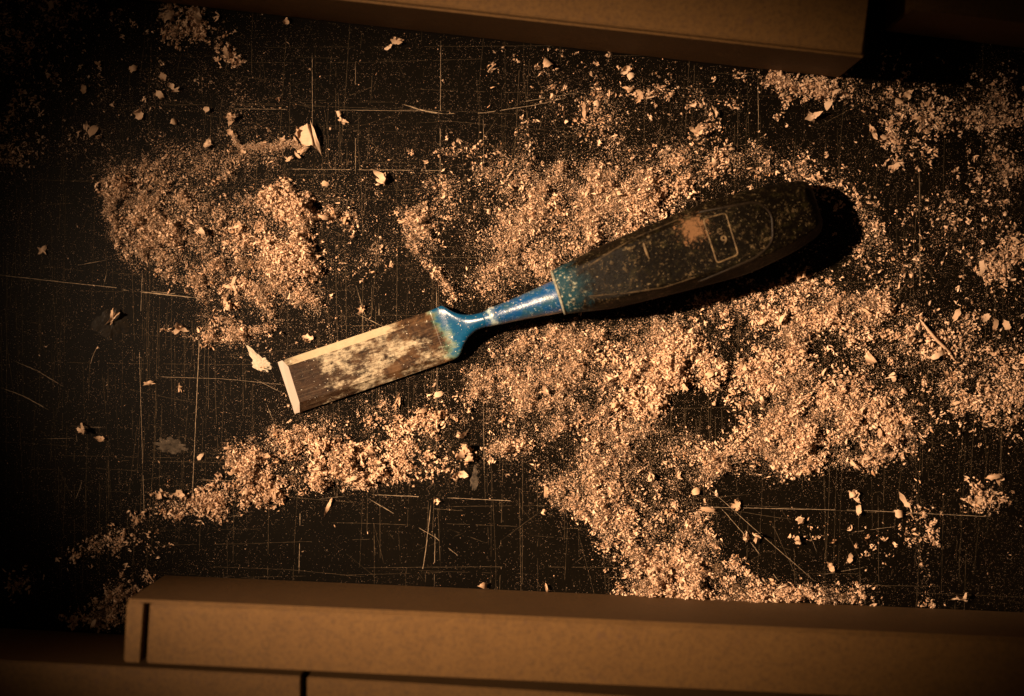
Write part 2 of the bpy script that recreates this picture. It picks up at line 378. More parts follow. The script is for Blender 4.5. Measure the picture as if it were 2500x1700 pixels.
# (dust 0..1, flakes 0..1, edge softness px, outline); dust < 0 wipes away
ZONES = [
 (.17, .00, 40, box(-200, -150, 2700, 1800)),
 (.30, .01, 90, [(560, 400), (1000, 250), (1900, 180), (2400, 400), (2420, 1150), (1700, 1300), (1200, 1180), (700, 1160), (560, 900)]),
 (.08, .00, 60, box(-200, 420, 240, 1500)),
 # top left, dim and loose
 (.42, .16, 40, [(-100, -60), (560, -60), (545, 60), (400, 90), (200, 80), (120, 150), (140, 330), (60, 420), (-100, 420)]),
 (.50, .65, 14, [(380, 20), (480, 10), (540, 60), (560, 110), (575, 150), (530, 145), (490, 105), (420, 95)]),
 (.34, .015, 60, [(150, 100), (700, 160), (700, 480), (250, 480), (60, 420), (80, 200)]),
 (.58, .06, 16, [(305, 245), (380, 238), (470, 250), (478, 290), (400, 295), (330, 290)]),
 (.50, .04, 40, ell(190, 335, 75, 50, 15)),
 (.50, .00, 60, ell(0, 440, 60, 120)),
 # big heap on the left
 (.66, .05, 40, [(225, 380), (340, 350), (520, 330), (680, 370), (690, 440), (560, 480), (500, 540), (300, 560), (250, 470)]),
 (.92, .16, 18, [(232, 440), (300, 420), (420, 440), (520, 500), (640, 470), (740, 520), (800, 600), (790, 690), (800, 740), (780, 775), (650, 772), (600, 745), (500, 760), (470, 735), (430, 700), (370, 678), (300, 650), (262, 590)]),
 (.95, .55, 16, [(540, 500), (660, 470), (700, 440), (760, 480), (790, 520), (790, 600), (800, 680), (760, 720), (650, 700), (540, 760), (520, 700), (560, 620)]),
 (1.0, .85, 10, [(640, 490), (670, 455), (730, 460), (770, 500), (800, 560), (770, 640), (700, 600)]),
 (.85, .12, 10, [(470, 735), (540, 750), (590, 790), (640, 780), (700, 790), (660, 815), (590, 830), (520, 838), (450, 815), (370, 802), (480, 795)]),
 (.60, .07, 25, [(790, 480), (860, 490), (930, 500), (960, 640), (920, 700), (860, 760), (790, 740), (780, 600)]),
 (.75, .12, 12, [(810, 490), (845, 500), (850, 530), (820, 545), (790, 530)]),
 (.70, .15, 12, [(820, 640), (930, 600), (930, 650), (870, 720), (800, 720)]),
 (.62, .10, 12, [(870, 500), (905, 500), (915, 570), (880, 600)]),
 # loose dust round the blade
 (.38, .03, 40, [(640, 790), (1100, 640), (1130, 740), (690, 890), (600, 850)]),
 (.46, .08, 35, [(740, 1010), (1110, 880), (1180, 980), (1120, 1200), (800, 1160)]),
 # diagonal band and the field above the neck
 (.90, .16, 14, [(972, 484), (1030, 488), (1062, 540), (1080, 600), (1098, 640), (1092, 690), (1130, 740), (1092, 745), (1050, 690), (1010, 620), (980, 570), (968, 520)]),
 (.82, .07, 25, [(1120, 560), (1250, 480), (1360, 470), (1480, 520), (1460, 600), (1340, 690), (1200, 745), (1130, 740), (1090, 680)]),
 (.60, .08, 45, [(930, 400), (1200, 380), (1260, 340), (1700, 330), (1700, 520), (1400, 620), (1130, 600), (960, 480)]),
 (.90, .14, 30, [(1300, 390), (1500, 345), (1680, 350), (1720, 400), (1700, 470), (1540, 560), (1400, 610), (1300, 590), (1250, 500)]),
 (.82, .70, 14, [(1590, 420), (1650, 390), (1700, 420), (1690, 470), (1620, 505), (1530, 560), (1490, 560), (1530, 500)]),
 (.78, .10, 12, [(1040, 352), (1090, 345), (1190, 350), (1195, 368), (1080, 376), (1045, 372)]), (.75, .10, 8, [(985, 358), (1020, 350), (1020, 368), (990, 370)]),
 (.60, .12, 18, [(1250, 348), (1500, 345), (1640, 340), (1720, 380), (1500, 400), (1260, 385)]),
 (.40, .14, 20, [(910, 440), (950, 425), (980, 440), (950, 470), (915, 480)]),
 # upper middle scatter
 (.46, .14, 40, [(1200, 150), (1500, 160), (1760, 210), (1780, 330), (1500, 350), (1250, 330), (1300, 240)]),
 (.52, .25, 22, [(1520, 180), (1700, 200), (1770, 250), (1740, 340), (1690, 360), (1650, 270), (1540, 240)]),
 (.62, .80, 14, [(1800, 175), (1900, 180), (1990, 200), (2090, 230), (2080, 260), (2000, 250), (1890, 230)]),
 (.60, .80, 10, [(1880, 270), (1930, 280), (1940, 310), (1895, 300)]),
 (.45, .30, 20, [(1770, 220), (1830, 215), (1800, 300), (1750, 300)]),
 (.44, .24, 40, [(1990, 190), (2500, 170), (2600, 420), (2400, 420), (2300, 300), (2100, 300)]),
 (.50, .55, 20, [(2150, 230), (2270, 220), (2300, 330), (2240, 420), (2180, 400), (2150, 320)]),
 (.60, .20, 25, [(2330, 345), (2440, 370), (2620, 370), (2620, 470), (2500, 440), (2380, 430)]),
 (.58, .22, 22, [(1720, 350), (1830, 340), (1940, 370), (1990, 420), (1960, 445), (1850, 445), (1730, 480), (1690, 450)]),
 (.48, .20, 40, [(1900, 420), (2060, 400), (2180, 470), (2200, 640), (2080, 640), (2040, 480)]),
 (.34, .08, 50, box(2100, 420, 2600, 900)),
 (.50, .45, 18, [(2340, 610), (2450, 590), (2600, 560), (2600, 650), (2440, 680), (2380, 690), (2350, 650)]),
 # right field under the handle
 (.84, .09, 25, [(1130, 850), (1170, 800), (1300, 790), (1560, 770), (1740, 730), (1800, 760), (1760, 900), (1600, 900), (1560, 1000), (1400, 1080), (1250, 1130), (1190, 1120), (1180, 1010), (1110, 970), (1105, 890)]),
 (.90, .08, 14, [(1110, 900), (1180, 850), (1330, 830), (1350, 920), (1280, 990), (1200, 1000), (1110, 970)]),
 (.60, .22, 30, [(1600, 750), (1850, 680), (2030, 650), (2100, 700), (2060, 780), (1800, 840), (1650, 840)]),
 (.70, .35, 25, [(1480, 830), (1700, 820), (1780, 860), (1820, 980), (1750, 980), (1620, 920), (1600, 1000), (1500, 1060), (1440, 1000), (1460, 900)]),
 (.82, .80, 14, [(1545, 870), (1640, 850), (1700, 840), (1760, 860), (1800, 940), (1790, 990), (1740, 950), (1640, 950), (1620, 1030), (1530, 1020), (1500, 950)]),
 (.74, .12, 25, [(1180, 1050), (1500, 1020), (1660, 1010), (1850, 1060), (1830, 1160), (1700, 1200), (1560, 1230), (1340, 1230), (1250, 1140), (1190, 1130)]),
 (.70, .70, 12, [(1500, 1200), (1600, 1195), (1660, 1230), (1620, 1270), (1540, 1260)]),
 (.66, .55, 14, [(1200, 1080), (1260, 1060), (1310, 1080), (1290, 1120), (1220, 1130)]),
 (.86, .18, 18, [(1660, 1080), (1760, 1050), (1800, 1110), (1830, 1165), (1760, 1180), (1700, 1150)]),
 (.75, .22, 14, [(1340, 1200), (1480, 1190), (1700, 1200), (1750, 1230), (1752, 1380), (1820, 1420), (1860, 1440), (1700, 1460), (1480, 1450), (1530, 1400), (1460, 1370), (1440, 1300), (1340, 1260)]),
 (.92, .80, 12, [(1620, 1330), (1740, 1330), (1800, 1380), (1880, 1420), (2040, 1430), (2130, 1425), (2140, 1480), (1900, 1478), (1700, 1470), (1500, 1460), (1560, 1400)]),
 (.76, .48, 25, [(1820, 760), (1980, 690), (2140, 700), (2250, 740), (2270, 860), (2240, 960), (2270, 1030), (2240, 1090), (2080, 1160), (1940, 1168), (1840, 1160), (1780, 1060), (1800, 900)]),
 (.84, .85, 18, [(1900, 760), (2060, 720), (2080, 800), (1990, 860), (2000, 940), (2100, 940), (2140, 1000), (2080, 1100), (1960, 1110), (1880, 1060), (1870, 960), (1900, 860)]),
 (.80, .75, 16, [(2140, 900), (2220, 920), (2260, 960), (2230, 1020), (2150, 1010)]),
 (.84, .18, 16, [(1790, 1080), (1950, 1090), (2100, 1080), (2230, 1060), (2230, 1090), (2080, 1160), (1950, 1168), (1800, 1162)]),
 (.42, .50, 20, [(2080, 720), (2240, 740), (2300, 830), (2280, 900), (2160, 880)]),
 (.46, .26, 35, [(2250, 760), (2400, 740), (2480, 800), (2560, 1000), (2450, 1060), (2300, 1020), (2240, 900)]),
 (.52, .50, 18, [(2350, 950), (2410, 950), (2420, 1040), (2350, 1030)]),
 # dusty groove on the right
 (.42, .10, 8, [(2212, 1060), (2240, 1060), (2262, 1300), (2272, 1480), (2245, 1480), (2235, 1280)]),
 (.70, .50, 10, ell(2262, 1468, 24, 16)), (.45, .60, 14, ell(2250, 1290, 40, 40)), (.30, .40, 16, ell(2120, 1340, 60, 40)), (.30, .30, 14, ell(1990, 1310, 80, 35)),
 (.30, .50, 14, ell(2400, 1230, 60, 40)),
 # heap below the tip and its trail
 (.80, .20, 14, [(538, 1112), (600, 1072), (680, 1030), (740, 1018), (800, 1040), (820, 1090), (880, 1120), (820, 1180), (740, 1200), (640, 1230), (560, 1190)]),
 (.82, .90, 12, [(640, 1090), (780, 1080), (880, 1080), (940, 1130), (900, 1180), (850, 1195), (740, 1200), (660, 1230), (600, 1215), (570, 1160)]),
 (.60, .95, 10, [(1030, 1000), (1060, 985), (1090, 1010), (1100, 1040), (1060, 1060), (1020, 1040), (980, 1035)]),
 (.50, .85, 12, [(880, 1020), (960, 1010), (990, 1040), (960, 1100), (900, 1080)]), (.45, .80, 10, [(960, 1080), (1010, 1070), (1040, 1120), (1060, 1090), (1070, 1130), (1020, 1165), (960, 1170), (940, 1130)]),
 (.45, .90, 6, ell(1133, 1112, 26, 24)),
 (.70, .75, 14, [(300, 1262), (360, 1225), (440, 1205), (560, 1180), (640, 1215), (560, 1250), (500, 1265), (420, 1260), (330, 1275)]),
 (.62, .30, 14, [(150, 1365), (230, 1310), (320, 1250), (400, 1265), (380, 1300), (280, 1350), (200, 1385)]),
 (.50, .25, 14, ell(60, 1430, 45, 18, -30)),
 (.88, .80, 10, [(310, 1385), (345, 1400), (380, 1420), (340, 1450), (305, 1540), (170, 1530), (150, 1520), (250, 1455)]),
 (.20, .25, 20, ell(380, 1310, 60, 30)),
 # wiped or bare patches
 (-.75, 0, 20, ell(1705, 1010, 62, 60)), (-.55, 0, 20, ell(1790, 1000, 45, 60)), (-.6, 0, 16, ell(1115, 610, 26, 60, -20)), (-.5, 0, 20, ell(1350, 560, 60, 26, -30)),
 (-.6, 0, 16, ell(1620, 480, 22, 34)), (-.75, 0, 14, ell(805, 590, 40, 45)), (-.8, 0, 18, [(700, 690), (900, 660), (990, 640), (1040, 720), (1000, 760), (830, 740), (800, 700)]),
 (-.6, 0, 14, ell(1210, 480, 40, 20, 20)), (-.5, 0, 14, ell(1480, 540, 34, 16)), (-.55, 0, 16, ell(1300, 1130, 40, 22)), (-.5, 0, 12, ell(1375, 1095, 26, 30)),
 (-.55, 0, 14, ell(1515, 860, 40, 26, 40)), (-.6, 0, 14, ell(1345, 1085, 60, 16, -20)), (-.4, 0, 14, ell(1680, 790, 60, 26)), (-.6, 0, 18, ell(2050, 850, 55, 30)), (-.7, 0, 14, ell(2045, 905, 45, 30)),
 (-.85, 0, 12, [(1762, 1170), (1840, 1175), (2100, 1172), (2200, 1130), (2205, 1440), (2130, 1410), (1900, 1405), (1800, 1370), (1765, 1330), (1700, 1220)]),
 (-.7, 0, 16, [(1790, 235), (1880, 250), (1990, 270), (2120, 300), (2090, 350), (1930, 350), (1800, 330)]), (-.7, 0, 12, [(1060, 640), (1100, 600), (1130, 640), (1120, 690), (1090, 650)]),
 (-.85, 0, 12, [(1130, 760), (1190, 815), (1180, 860), (1130, 900), (1090, 900)]),
 (-.85, 0, 14, [(850, 1205), (1240, 1190), (1330, 1240), (1430, 1300), (1450, 1400), (1490, 1440), (600, 1430), (640, 1260)]),
 (-.8, 0, 14, [(250, 690), (370, 700), (460, 760), (360, 790), (200, 790)]),
]
DUST = np.zeros_like(PX, float); FLK = np.zeros_like(PX, float)
BARE = np.zeros_like(PX, float)
for d, fl, soft, pts in ZONES:
    m = poly_mask(pts, soft * (1.5 if d > 0 else 1.8) + 4)
    if d < 0: DUST *= (1 + d * m); FLK *= (1 + d * m); BARE = np.maximum(BARE, m)
    else: DUST = np.maximum(DUST, d * m); FLK = np.maximum(FLK, fl * m)
clump = vnoise(46, 21, 3, 0.6); fine = vnoise(14, 22, 2, 0.6); big = vnoise(170, 23, 2); spots = vnoise(9, 27, 1)
def blur(a, r, it=2):
    for _ in range(it):
        for ax_ in (0, 1):
            p = np.pad(a, [(r + 1, r) if k == ax_ else (0, 0) for k in (0, 1)], mode='edge'); c_ = np.cumsum(p, axis=ax_)
            a = (np.take(c_, range(2 * r + 1, c_.shape[ax_]), ax_) - np.take(c_, range(0, c_.shape[ax_] - 2 * r - 1), ax_)) / (2 * r + 1)
    return a
HALO = blur(DUST, 9)
patch = vnoise(95, 24, 4, 0.62)
DEN = DUST * (0.44 + 0.62 * smooth(0.34, 0.66, patch * .6 + clump * .4)) * (0.75 + 0.5 * fine) + 0.05 * DUST * (big - 0.5)
DEN = np.maximum(DEN, 0.40 * HALO)
DEN = np.clip(DEN, 0.02, 1.1)
FLD = FLK * (0.12 + 1.4 * smooth(0.38, 0.66, patch * .5 + vnoise(40, 31, 3) * .5)) 
# heap height in metres: only the dense places build up
HGT = 0.0030 * smooth(0.46, 1.0, DEN) * (0.5 + 0.6 * vnoise(60, 41, 3)) + 0.0024 * smooth(0.5, 1.0, DEN) * (vnoise(18, 42, 2) - 0.35)
HGT += 0.0032 * FLK * smooth(0.55, 0.95, DUST) * vnoise(34, 43, 2)
HGT = np.maximum(HGT, 0)
def hgt(px, py):
    u = np.clip((px - GX0) / GS - 0.5, 0, NX - 1.001); v_ = np.clip((py - GY0) / GS - 0.5, 0, NY - 1.001)
    i = u.astype(int); j = v_.astype(int); fu = u - i; fv = v_ - j
    return (HGT[j, i] * (1 - fu) + HGT[j, i + 1] * fu) * (1 - fv) + (HGT[j + 1, i] * (1 - fu) + HGT[j + 1, i + 1] * fu) * fv
# places where boards stand
def at_h(poly, z): return [(1250 + (p[0] - 1250) * (D - z) / D, 850 + (p[1] - 850) * (D - z) / D) for p in poly]
ZB, ZT = 0.0719, 0.0556
TOP_A = [(310, 1463), (2800, 1571), (2800, 1734), (302, 1617)]
TOP_B = [(-300, 1594), (2800, 1768), (2800, 2000), (-300, 2000)]
TOP_T = [(100, -82), (2110, 141), (2140, -300), (100, -300)]
BLOCK = np.zeros_like(PX)
for pl, z in ((TOP_A, ZB), (TOP_B, ZB), (TOP_T, ZT)): BLOCK = np.maximum(BLOCK, poly_mask(at_h(pl, z), 1.0, False))
FREE = 1 - smooth(0.2, 0.6, BLOCK)

def scatter(weight, n):
    w = (weight * FREE).ravel(); c = np.cumsum(w); idx = np.searchsorted(c, RNG.random(n) * c[-1])
    return PX.ravel()[idx] + RNG.uniform(-GS / 2, GS / 2, n), PY.ravel()[idx] + RNG.uniform(-GS / 2, GS / 2, n), idx
def rotmats(n, tilt):
    """random heading, tilt up to +-tilt, random roll"""
    a = RNG.uniform(0, 2 * np.pi, n); b = RNG.normal(0, tilt, n); c = RNG.normal(0, tilt * 1.3, n)
    ca, sa, cb, sb, cc, sc = np.cos(a), np.sin(a), np.cos(b), np.sin(b), np.cos(c), np.sin(c)
    M = np.empty((n, 3, 3))
    M[:, 0, 0] = ca * cb; M[:, 0, 1] = ca * sb * sc - sa * cc; M[:, 0, 2] = ca * sb * cc + sa * sc
    M[:, 1, 0] = sa * cb; M[:, 1, 1] = sa * sb * sc + ca * cc; M[:, 1, 2] = sa * sb * cc - ca * sc
    M[:, 2, 0] = -sb; M[:, 2, 1] = cb * sc; M[:, 2, 2] = cb * cc
    return M
def bake(protos, faces, which, M, sc, pos, lift=True):
    """copy prototype vertex sets with rotation and scale, all into one vertex array"""
    A = protos[which] * sc[:, None, :]
    Wd = np.einsum('nij,nvj->nvi', M, A)
    if lift: Wd[:, :, 2] -= np.minimum(Wd[:, :, 2].min(axis=1), 0)[:, None] * 0.85
    Wd += pos[:, None, :]
    nv = protos.shape[1]; F = (faces[None] + (np.arange(len(which)) * nv)[:, None, None]).reshape(-1, faces.shape[1])
    return Wd.reshape(-1, 3), F
def XY(px, py): return (px - 1250) * S, (850 - py) * S

# --- bed under the dense places
Z = HGT - 0.0015 + (vnoise(11, 51, 2) - 0.5) * 0.0010
keep = (Z > -0.0004) & (FREE > 0.5)
ids = -np.ones((NY, NX), int)
cell = keep[:-1, :-1] | keep[1:, :-1] | keep[:-1, 1:] | keep[1:, 1:]
use = np.zeros((NY, NX), bool); use[:-1, :-1] |= cell; use[1:, :-1] |= cell; use[:-1, 1:] |= cell; use[1:, 1:] |= cell
ids[use] = np.arange(use.sum())
bx_, by_ = XY(PX[use], PY[use]); BV = np.stack([bx_, by_, np.maximum(Z[use], -0.002)], 1)
j, i = np.nonzero(cell)
BF = np.stack([ids[j, i], ids[j + 1, i], ids[j + 1, i + 1], ids[j, i + 1]], 1)
bed = link('shaded_sawdust_bed', np_mesh('shaded_sawdust_bed', BV, BF, True), M_BED)
tag(bed, 'matted sawdust layer under the heaps, coloured dark for the shade between grains', 'sawdust', kind='stuff')

# --- grains: little irregular slivers of four faces
K = 40
gp = np.zeros((K, 4, 3))
for k in range(K):
    gp[k] = [(-0.5, RNG.uniform(-.12, .12), 0), (0.5, RNG.uniform(-.15, .15), RNG.uniform(0, .25)), (RNG.uniform(-.2, .2), RNG.uniform(.2, .5), RNG.uniform(-.1, .2)), (RNG.uniform(-.25, .25), RNG.uniform(-.3, .0), RNG.uniform(.25, .5))]
gf = np.array([(0, 2, 3), (2, 1, 3), (1, 0, 3), (0, 1, 2)])
def grains(n, weight, smin, smax, zmix, tilt, power=2.0):
    px, py, idx = scatter(weight, n); h = hgt(px, py)
    s = smin + (smax - smin) * RNG.random(n) ** power
    sc = np.stack([s, np.maximum(s * RNG.uniform(.3, .7, n), .00016), s * RNG.uniform(.3, .7, n)], 1)
    x, y = XY(px, py); z = h + RNG.random(n) * zmix * smooth(0.45, .9, DEN.ravel()[idx])
    v_, f_ = bake(gp, gf, RNG.integers(0, K, n), rotmats(n, tilt), sc, np.stack([x, y, z], 1))
    return v_, f_, np.repeat(np.clip(RNG.normal(.55, .28, n), 0, 1), 4)
parts = [grains(185000, smooth(.18, .98, DEN) ** 1.1, .00038, .00120, .0012, .8, 1.6),
         grains(225000, (DEN * .5 + .5 * HALO) * (0.15 + 1.7 * spots), .00020, .00052, .0005, .7, 1.8),
         grains(42000, 0.20 + 0.6 * smooth(.35, .7, vnoise(120, 61, 4)) * (1 - .4 * smooth(900, 100, PX)) + .3 * DEN, .00018, .0005, 0, .35, 2.8)]
off = 0; VV, FF, RR = [], [], []
for v_, f_, r_ in parts: VV.append(v_); FF.append(f_ + off); RR.append(r_); off += len(v_)
dust = link('sawdust', np_mesh('sawdust', np.concatenate(VV), np.concatenate(FF), False, {'rnd': np.concatenate(RR)}), M_DUST)
tag(dust, 'orange tan sawdust strewn and heaped over the scratched black bench around the chisel', 'sawdust', kind='stuff')

# --- flakes: bent strips
def strip(nl, nw, bend, twist, taper, ragged, rg, curl=0.0, skew=0.0):
    """one thin torn curl of unit length and width 1, pointed or split at its ends; (nl*nw, 3)"""
    V = np.zeros((nl, nw, 3)); ang = -bend * rg.uniform(.2, .8); x = z = y0 = 0.0; head = 0.0
    p0, p1 = rg.uniform(.05, .5), rg.uniform(.05, .5)
    for a in range(nl):
        t = a / (nl - 1); w = (min(1, p0 + t * 3.2) * min(1, p1 + (1 - t) * 3.2)) * rg.uniform(.7, 1.15) * (1 - taper * .4 * t)
        if a:
            st = 1.0 / (nl - 1); ang += bend / (nl - 1) * (1 + curl * (2 * t - .6)); head += skew / nl * 2
            x += math.cos(ang) * st; z += math.sin(ang) * st; y0 += math.sin(head) * st * 3
        tw = twist * (t - .5)
        for b in range(nw):
            s_ = (b / (nw - 1) - .5) * w; tip = rg.uniform(-.14, .10) if a in (0, nl - 1) else 0
            V[a, b] = (x + tip * (1 if a else -1) + rg.uniform(-ragged, ragged) * .12, y0 + s_ * math.cos(tw) + rg.uniform(-ragged, ragged) * w, z + s_ * math.sin(tw) * .5 + rg.uniform(-.015, .015))
    V -= V.mean(axis=(0, 1)); V[:, :, 2] -= V[:, :, 2].min()
    return V.reshape(-1, 3)
def tuft(ns, nl, nw, rg, spread=.35, wid=(.14, .34), bend=4.0):
    """several torn strips springing from one place, already at true proportions"""
    out = []; base = rg.uniform(0, 6.28)
    for k in range(ns):
        V = strip(nl, nw, rg.choice([-1, 1]) * rg.uniform(.6, bend), rg.uniform(-2.2, 2.2), rg.uniform(0, .7), .10, rg, rg.uniform(0, .8), rg.uniform(-.5, .5))
        L = 1.0 if k == 0 else rg.uniform(.35, .85); V = V * np.array([L, rg.uniform(*wid) * (1 if k == 0 else .8), L * .9])
        a = base + (0 if k == 0 else rg.uniform(-1.6, 1.6)); e = rg.uniform(-.5, .5); ca, sa = math.cos(a), math.sin(a)
        x, y, z = V[:, 0] * math.cos(e) - V[:, 2] * math.sin(e), V[:, 1], V[:, 0] * math.sin(e) + V[:, 2] * math.cos(e)
        off = rg.uniform(-spread, spread, 2) if k else (0, 0)
        out.append(np.stack([x * ca - y * sa + off[0], x * sa + y * ca + off[1], z + rg.uniform(0, .12)], 1))
    V = np.concatenate(out); V[:, 2] -= V[:, 2].min(); return V
def tuft_faces(ns, nl, nw): f_ = strip_faces(nl, nw); return np.concatenate([f_ + k * nl * nw for k in range(ns)])
def strip_faces(nl, nw): return np.array([(a * nw + b, (a + 1) * nw + b, (a + 1) * nw + b + 1, a * nw + b + 1) for a in range(nl - 1) for b in range(nw - 1)])
K2 = 36
fp1 = np.stack([tuft(1, 5, 2, RNG) for _ in range(K2)]); ff1 = tuft_faces(1, 5, 2)
fp3 = np.stack([tuft(4, 5, 2, RNG) for _ in range(K2)]); ff3 = tuft_faces(4, 5, 2)
def flakes(n, fp, ff, weight, smin, smax, tilt, zmix=.0012, power=2.0):
    px, py, idx = scatter(weight, n); h = hgt(px, py)
    s = smin + (smax - smin) * RNG.random(n) ** power
    sc = np.stack([s, s * RNG.uniform(.8, 1.2, n), s * RNG.uniform(.7, 1.1, n)], 1)
    x, y = XY(px, py); z = h + RNG.random(n) * zmix * smooth(.4, .9, DEN.ravel()[idx])
    v_, f_ = bake(fp, ff, RNG.integers(0, K2, n), rotmats(n, tilt), sc, np.stack([x, y, z], 1))
    return v_, f_, np.repeat(np.clip(RNG.normal(.6, .28, n), 0, 1), fp.shape[1])
parts = [flakes(11000, fp3, ff3, FLD ** 1.3, .0013, .0042, .45, .0022, 1.5), flakes(16000, fp1, ff1, FLD ** 1.2, .0012, .0036, .6, .0026, 1.5),
         flakes(14000, fp1, ff1, smooth(.3, 1, DEN) + .5 * FLD, .0008, .0022, .6, .0014, 1.6), flakes(2600, fp3, ff3, smooth(.3, 1, DEN), .0010, .0024, .4, .0008, 1.6),
         flakes(2200, fp1, ff1, 0.03 + .35 * HALO, .0006, .0019, .4, 0, 2.8)]
off = 0; VV, FF, RR = [], [], []
for v_, f_, r_ in parts: VV.append(v_); FF.append(f_ + off); RR.append(r_); off += len(v_)
fl = link('wood_flakes', np_mesh('wood_flakes', np.concatenate(VV), np.concatenate(FF), False, {'rnd': np.concatenate(RR)}), M_FLAKE)
tag(fl, 'small curled wood flakes mixed into the sawdust on the black bench', 'wood flakes', kind='stuff')

# ------------------------------------------------------------------ fibreboard pieces
def prism(poly, z0, z1, bev=0.0006):
    """poly in photo pixels as seen at height z1"""
    bm = bmesh.new(); pts = [P(x, y, z1) for x, y in poly]
    if sum(pts[i].x * pts[(i + 1) % len(pts)].y - pts[(i + 1) % len(pts)].x * pts[i].y for i in range(len(pts))) < 0: pts.reverse()
    b = [bm.verts.new((p.x, p.y, z0)) for p in pts]; t = [bm.verts.new((p.x, p.y, z1)) for p in pts]
    bm.faces.new(list(reversed(b))); bm.faces.new(t)
    for i in range(len(pts)): k = (i + 1) % len(pts); bm.faces.new((b[i], b[k], t[k], t[i]))
    if bev: bmesh.ops.bevel(bm, geom=bm.edges[:], offset=bev, segments=2, affect='EDGES')
    me = bpy.data.meshes.new('board'); bm.to_mesh(me); bm.free(); return me
def line_y(poly, x):
    (xa, ya), (xb, yb) = poly[0], poly[1]; return ya + (yb - ya) * (x - xa) / (xb - xa)
def line_y2(poly, x):
    (xa, ya), (xb, yb) = poly[3], poly[2]; return ya + (yb - ya) * (x - xa) / (xb - xa)
ra = empty('fibreboard_block', P(1250, line_y(TOP_A, 1250), ZB)); ra.location.z = 0
tag(ra, 'long brown fibreboard block with a dark slit near its left end', 'board', 'fibreboard blocks stacked round the bench')
fw = 7
child('front_panel', prism([(310, 1463), (2800, 1571), (2800, 1571 + fw), (309, 1463 + fw)], 0, ZB), M_MDF, ra)
child('end_strip', prism([(309, 1464 + fw), (353, 1466 + fw), (343, 1619), (302, 1617)], 0, ZB - 0.0002), M_MDF, ra)
child('panel', prism([(366, 1466.5 + fw), (2800, 1572 + fw), (2800, 1734), (357, 1619.5)], 0, ZB - 0.0002), M_MDF, ra)
def yB(x): return 1594 + (x + 300) * (1768 - 1594) / 3100 + 14 * smooth(-300, 300, np.array(float(x))) * 0 + (12 if x > 300 else 6)
rb = empty('fibreboard_block', P(300, 1640, 0))
tag(rb, 'brown fibreboard block in the bottom left corner, left of the narrow gap', 'board', 'fibreboard blocks stacked round the bench')
child('panel', prism([(-300, 1596), (735, 1652), (733, 2000), (-300, 2000)], 0, ZB - 0.0004), M_MDF2, rb)
rc = empty('fibreboard_block', P(1250, 1700, 0))
tag(rc, 'brown fibreboard block along the bottom edge, right of the narrow gap', 'board', 'fibreboard blocks stacked round the bench')
child('panel', prism([(749, 1653), (2800, 1778), (2800, 2000), (747, 2000)], 0, ZB - 0.0004), M_MDF2, rc)
rt = empty('fibreboard_block', P(1250, 60, 0))
tag(rt, 'brown fibreboard block along the top edge with a ledge under its top panel', 'board', 'fibreboard blocks stacked round the bench')
child('body', prism(TOP_T, 0, ZT - 0.0035, 0.0007), M_MDF, rt)
child('top_panel', prism([(100, -92), (2106, 131), (2122, -20), (2138, -300), (100, -300)], ZT - 0.0031, ZT + 0.0004, 0.0006), M_MDF, rt)
rd = empty('fibreboard_block', P(2400, 0, 0))
tag(rd, 'dark fibreboard block barely showing in the shadowed top right corner', 'board', 'fibreboard blocks stacked round the bench')
child('panel', prism([(2230, -300), (2225, 22), (2800, 92), (2800, -300)], 0, 0.05), M_MDF2, rd)

# ------------------------------------------------------------------ chisel
ch = empty('wood_chisel', P(1250, 740, 0))
tag(ch, 'old wood chisel with stained blade, blue neck and dark handle lying across the sawdust', 'chisel')
O1 = Vector((698.5, 947.5)); U1 = Vector((0.950, -0.3123)).normalized(); N1 = Vector((-U1.y * -1, -U1.x)) 
N1 = Vector((U1.y, -U1.x))            # up and left in the photo
def bp(t, off, z): q = O1 + U1 * t + N1 * off; return P(q.x, q.y, z)
# blade: flat back on the bench, main bevel, two side bevels, flat face
def grid_face(quads, name, mat, nu=24, nv=6):
    """quads: list of 4 corners (t, off, z_mm); each is tessellated; attributes along/across"""
    V, F, A, C = [], [], [], []
    for q in quads:
        b = len(V)
        for i in range(nu + 1):
            for k in range(nv + 1):
                u, w = i / nu, k / nv
                p = [(q[0][m] * (1 - u) + q[1][m] * u) * (1 - w) + (q[3][m] * (1 - u) + q[2][m] * u) * w for m in range(3)]
                V.append(tuple(bp(p[0], p[1], p[2] / 1000))); A.append(p[0]); C.append(p[1])
        for i in range(nu):
            for k in range(nv):
                a = b + i * (nv + 1) + k; F.append((a, a + nv + 1, a + nv + 2, a + 1))
    return child(name, np_mesh(name, V, F, False, {'along': A, 'across': C}), mat, ch)
zt, zs, z0 = 4.4, 1.9, 0.12
TI = [(21.5, 47.5, zt - .2), (20, -44, zt - .2), (392, -46, zt + .5), (392, 50, zt + .5)]
quads = [[TI[0], TI[3], TI[2], TI[1]],
         [(12, 67, zs), (392, 69, zs + .6), TI[3], TI[0]],
         [TI[1], TI[2], (392, -62.5, zs + .6), (13, -67, zs)],
         [(392, -62.5, zs + .6), (13, -67, zs), (13, -67, 0), (392, -62.5, 0)],
         [(12, 67, zs), (392, 69, zs + .6), (392, 69, 0), (12, 67, 0)],
         [(0, -66, 0), (392, -62.5, 0), (392, 69, 0), (0, 66, 0)]]
grid_face(quads, 'blade', M_BLADE, 30, 6)
def poly_part(name, pts, mat, faces):
    V = [tuple(bp(a, b, c / 1000)) for a, b, c in pts]
    me = bpy.data.meshes.new(name); me.from_pydata(V, [], faces)
    for nme, i in (('along', 0), ('across', 1)):
        at = me.attributes.new(nme, 'FLOAT', 'POINT'); at.data.foreach_set('value', [p[i] for p in pts])
    me.update(); return child(name, me, mat, ch)
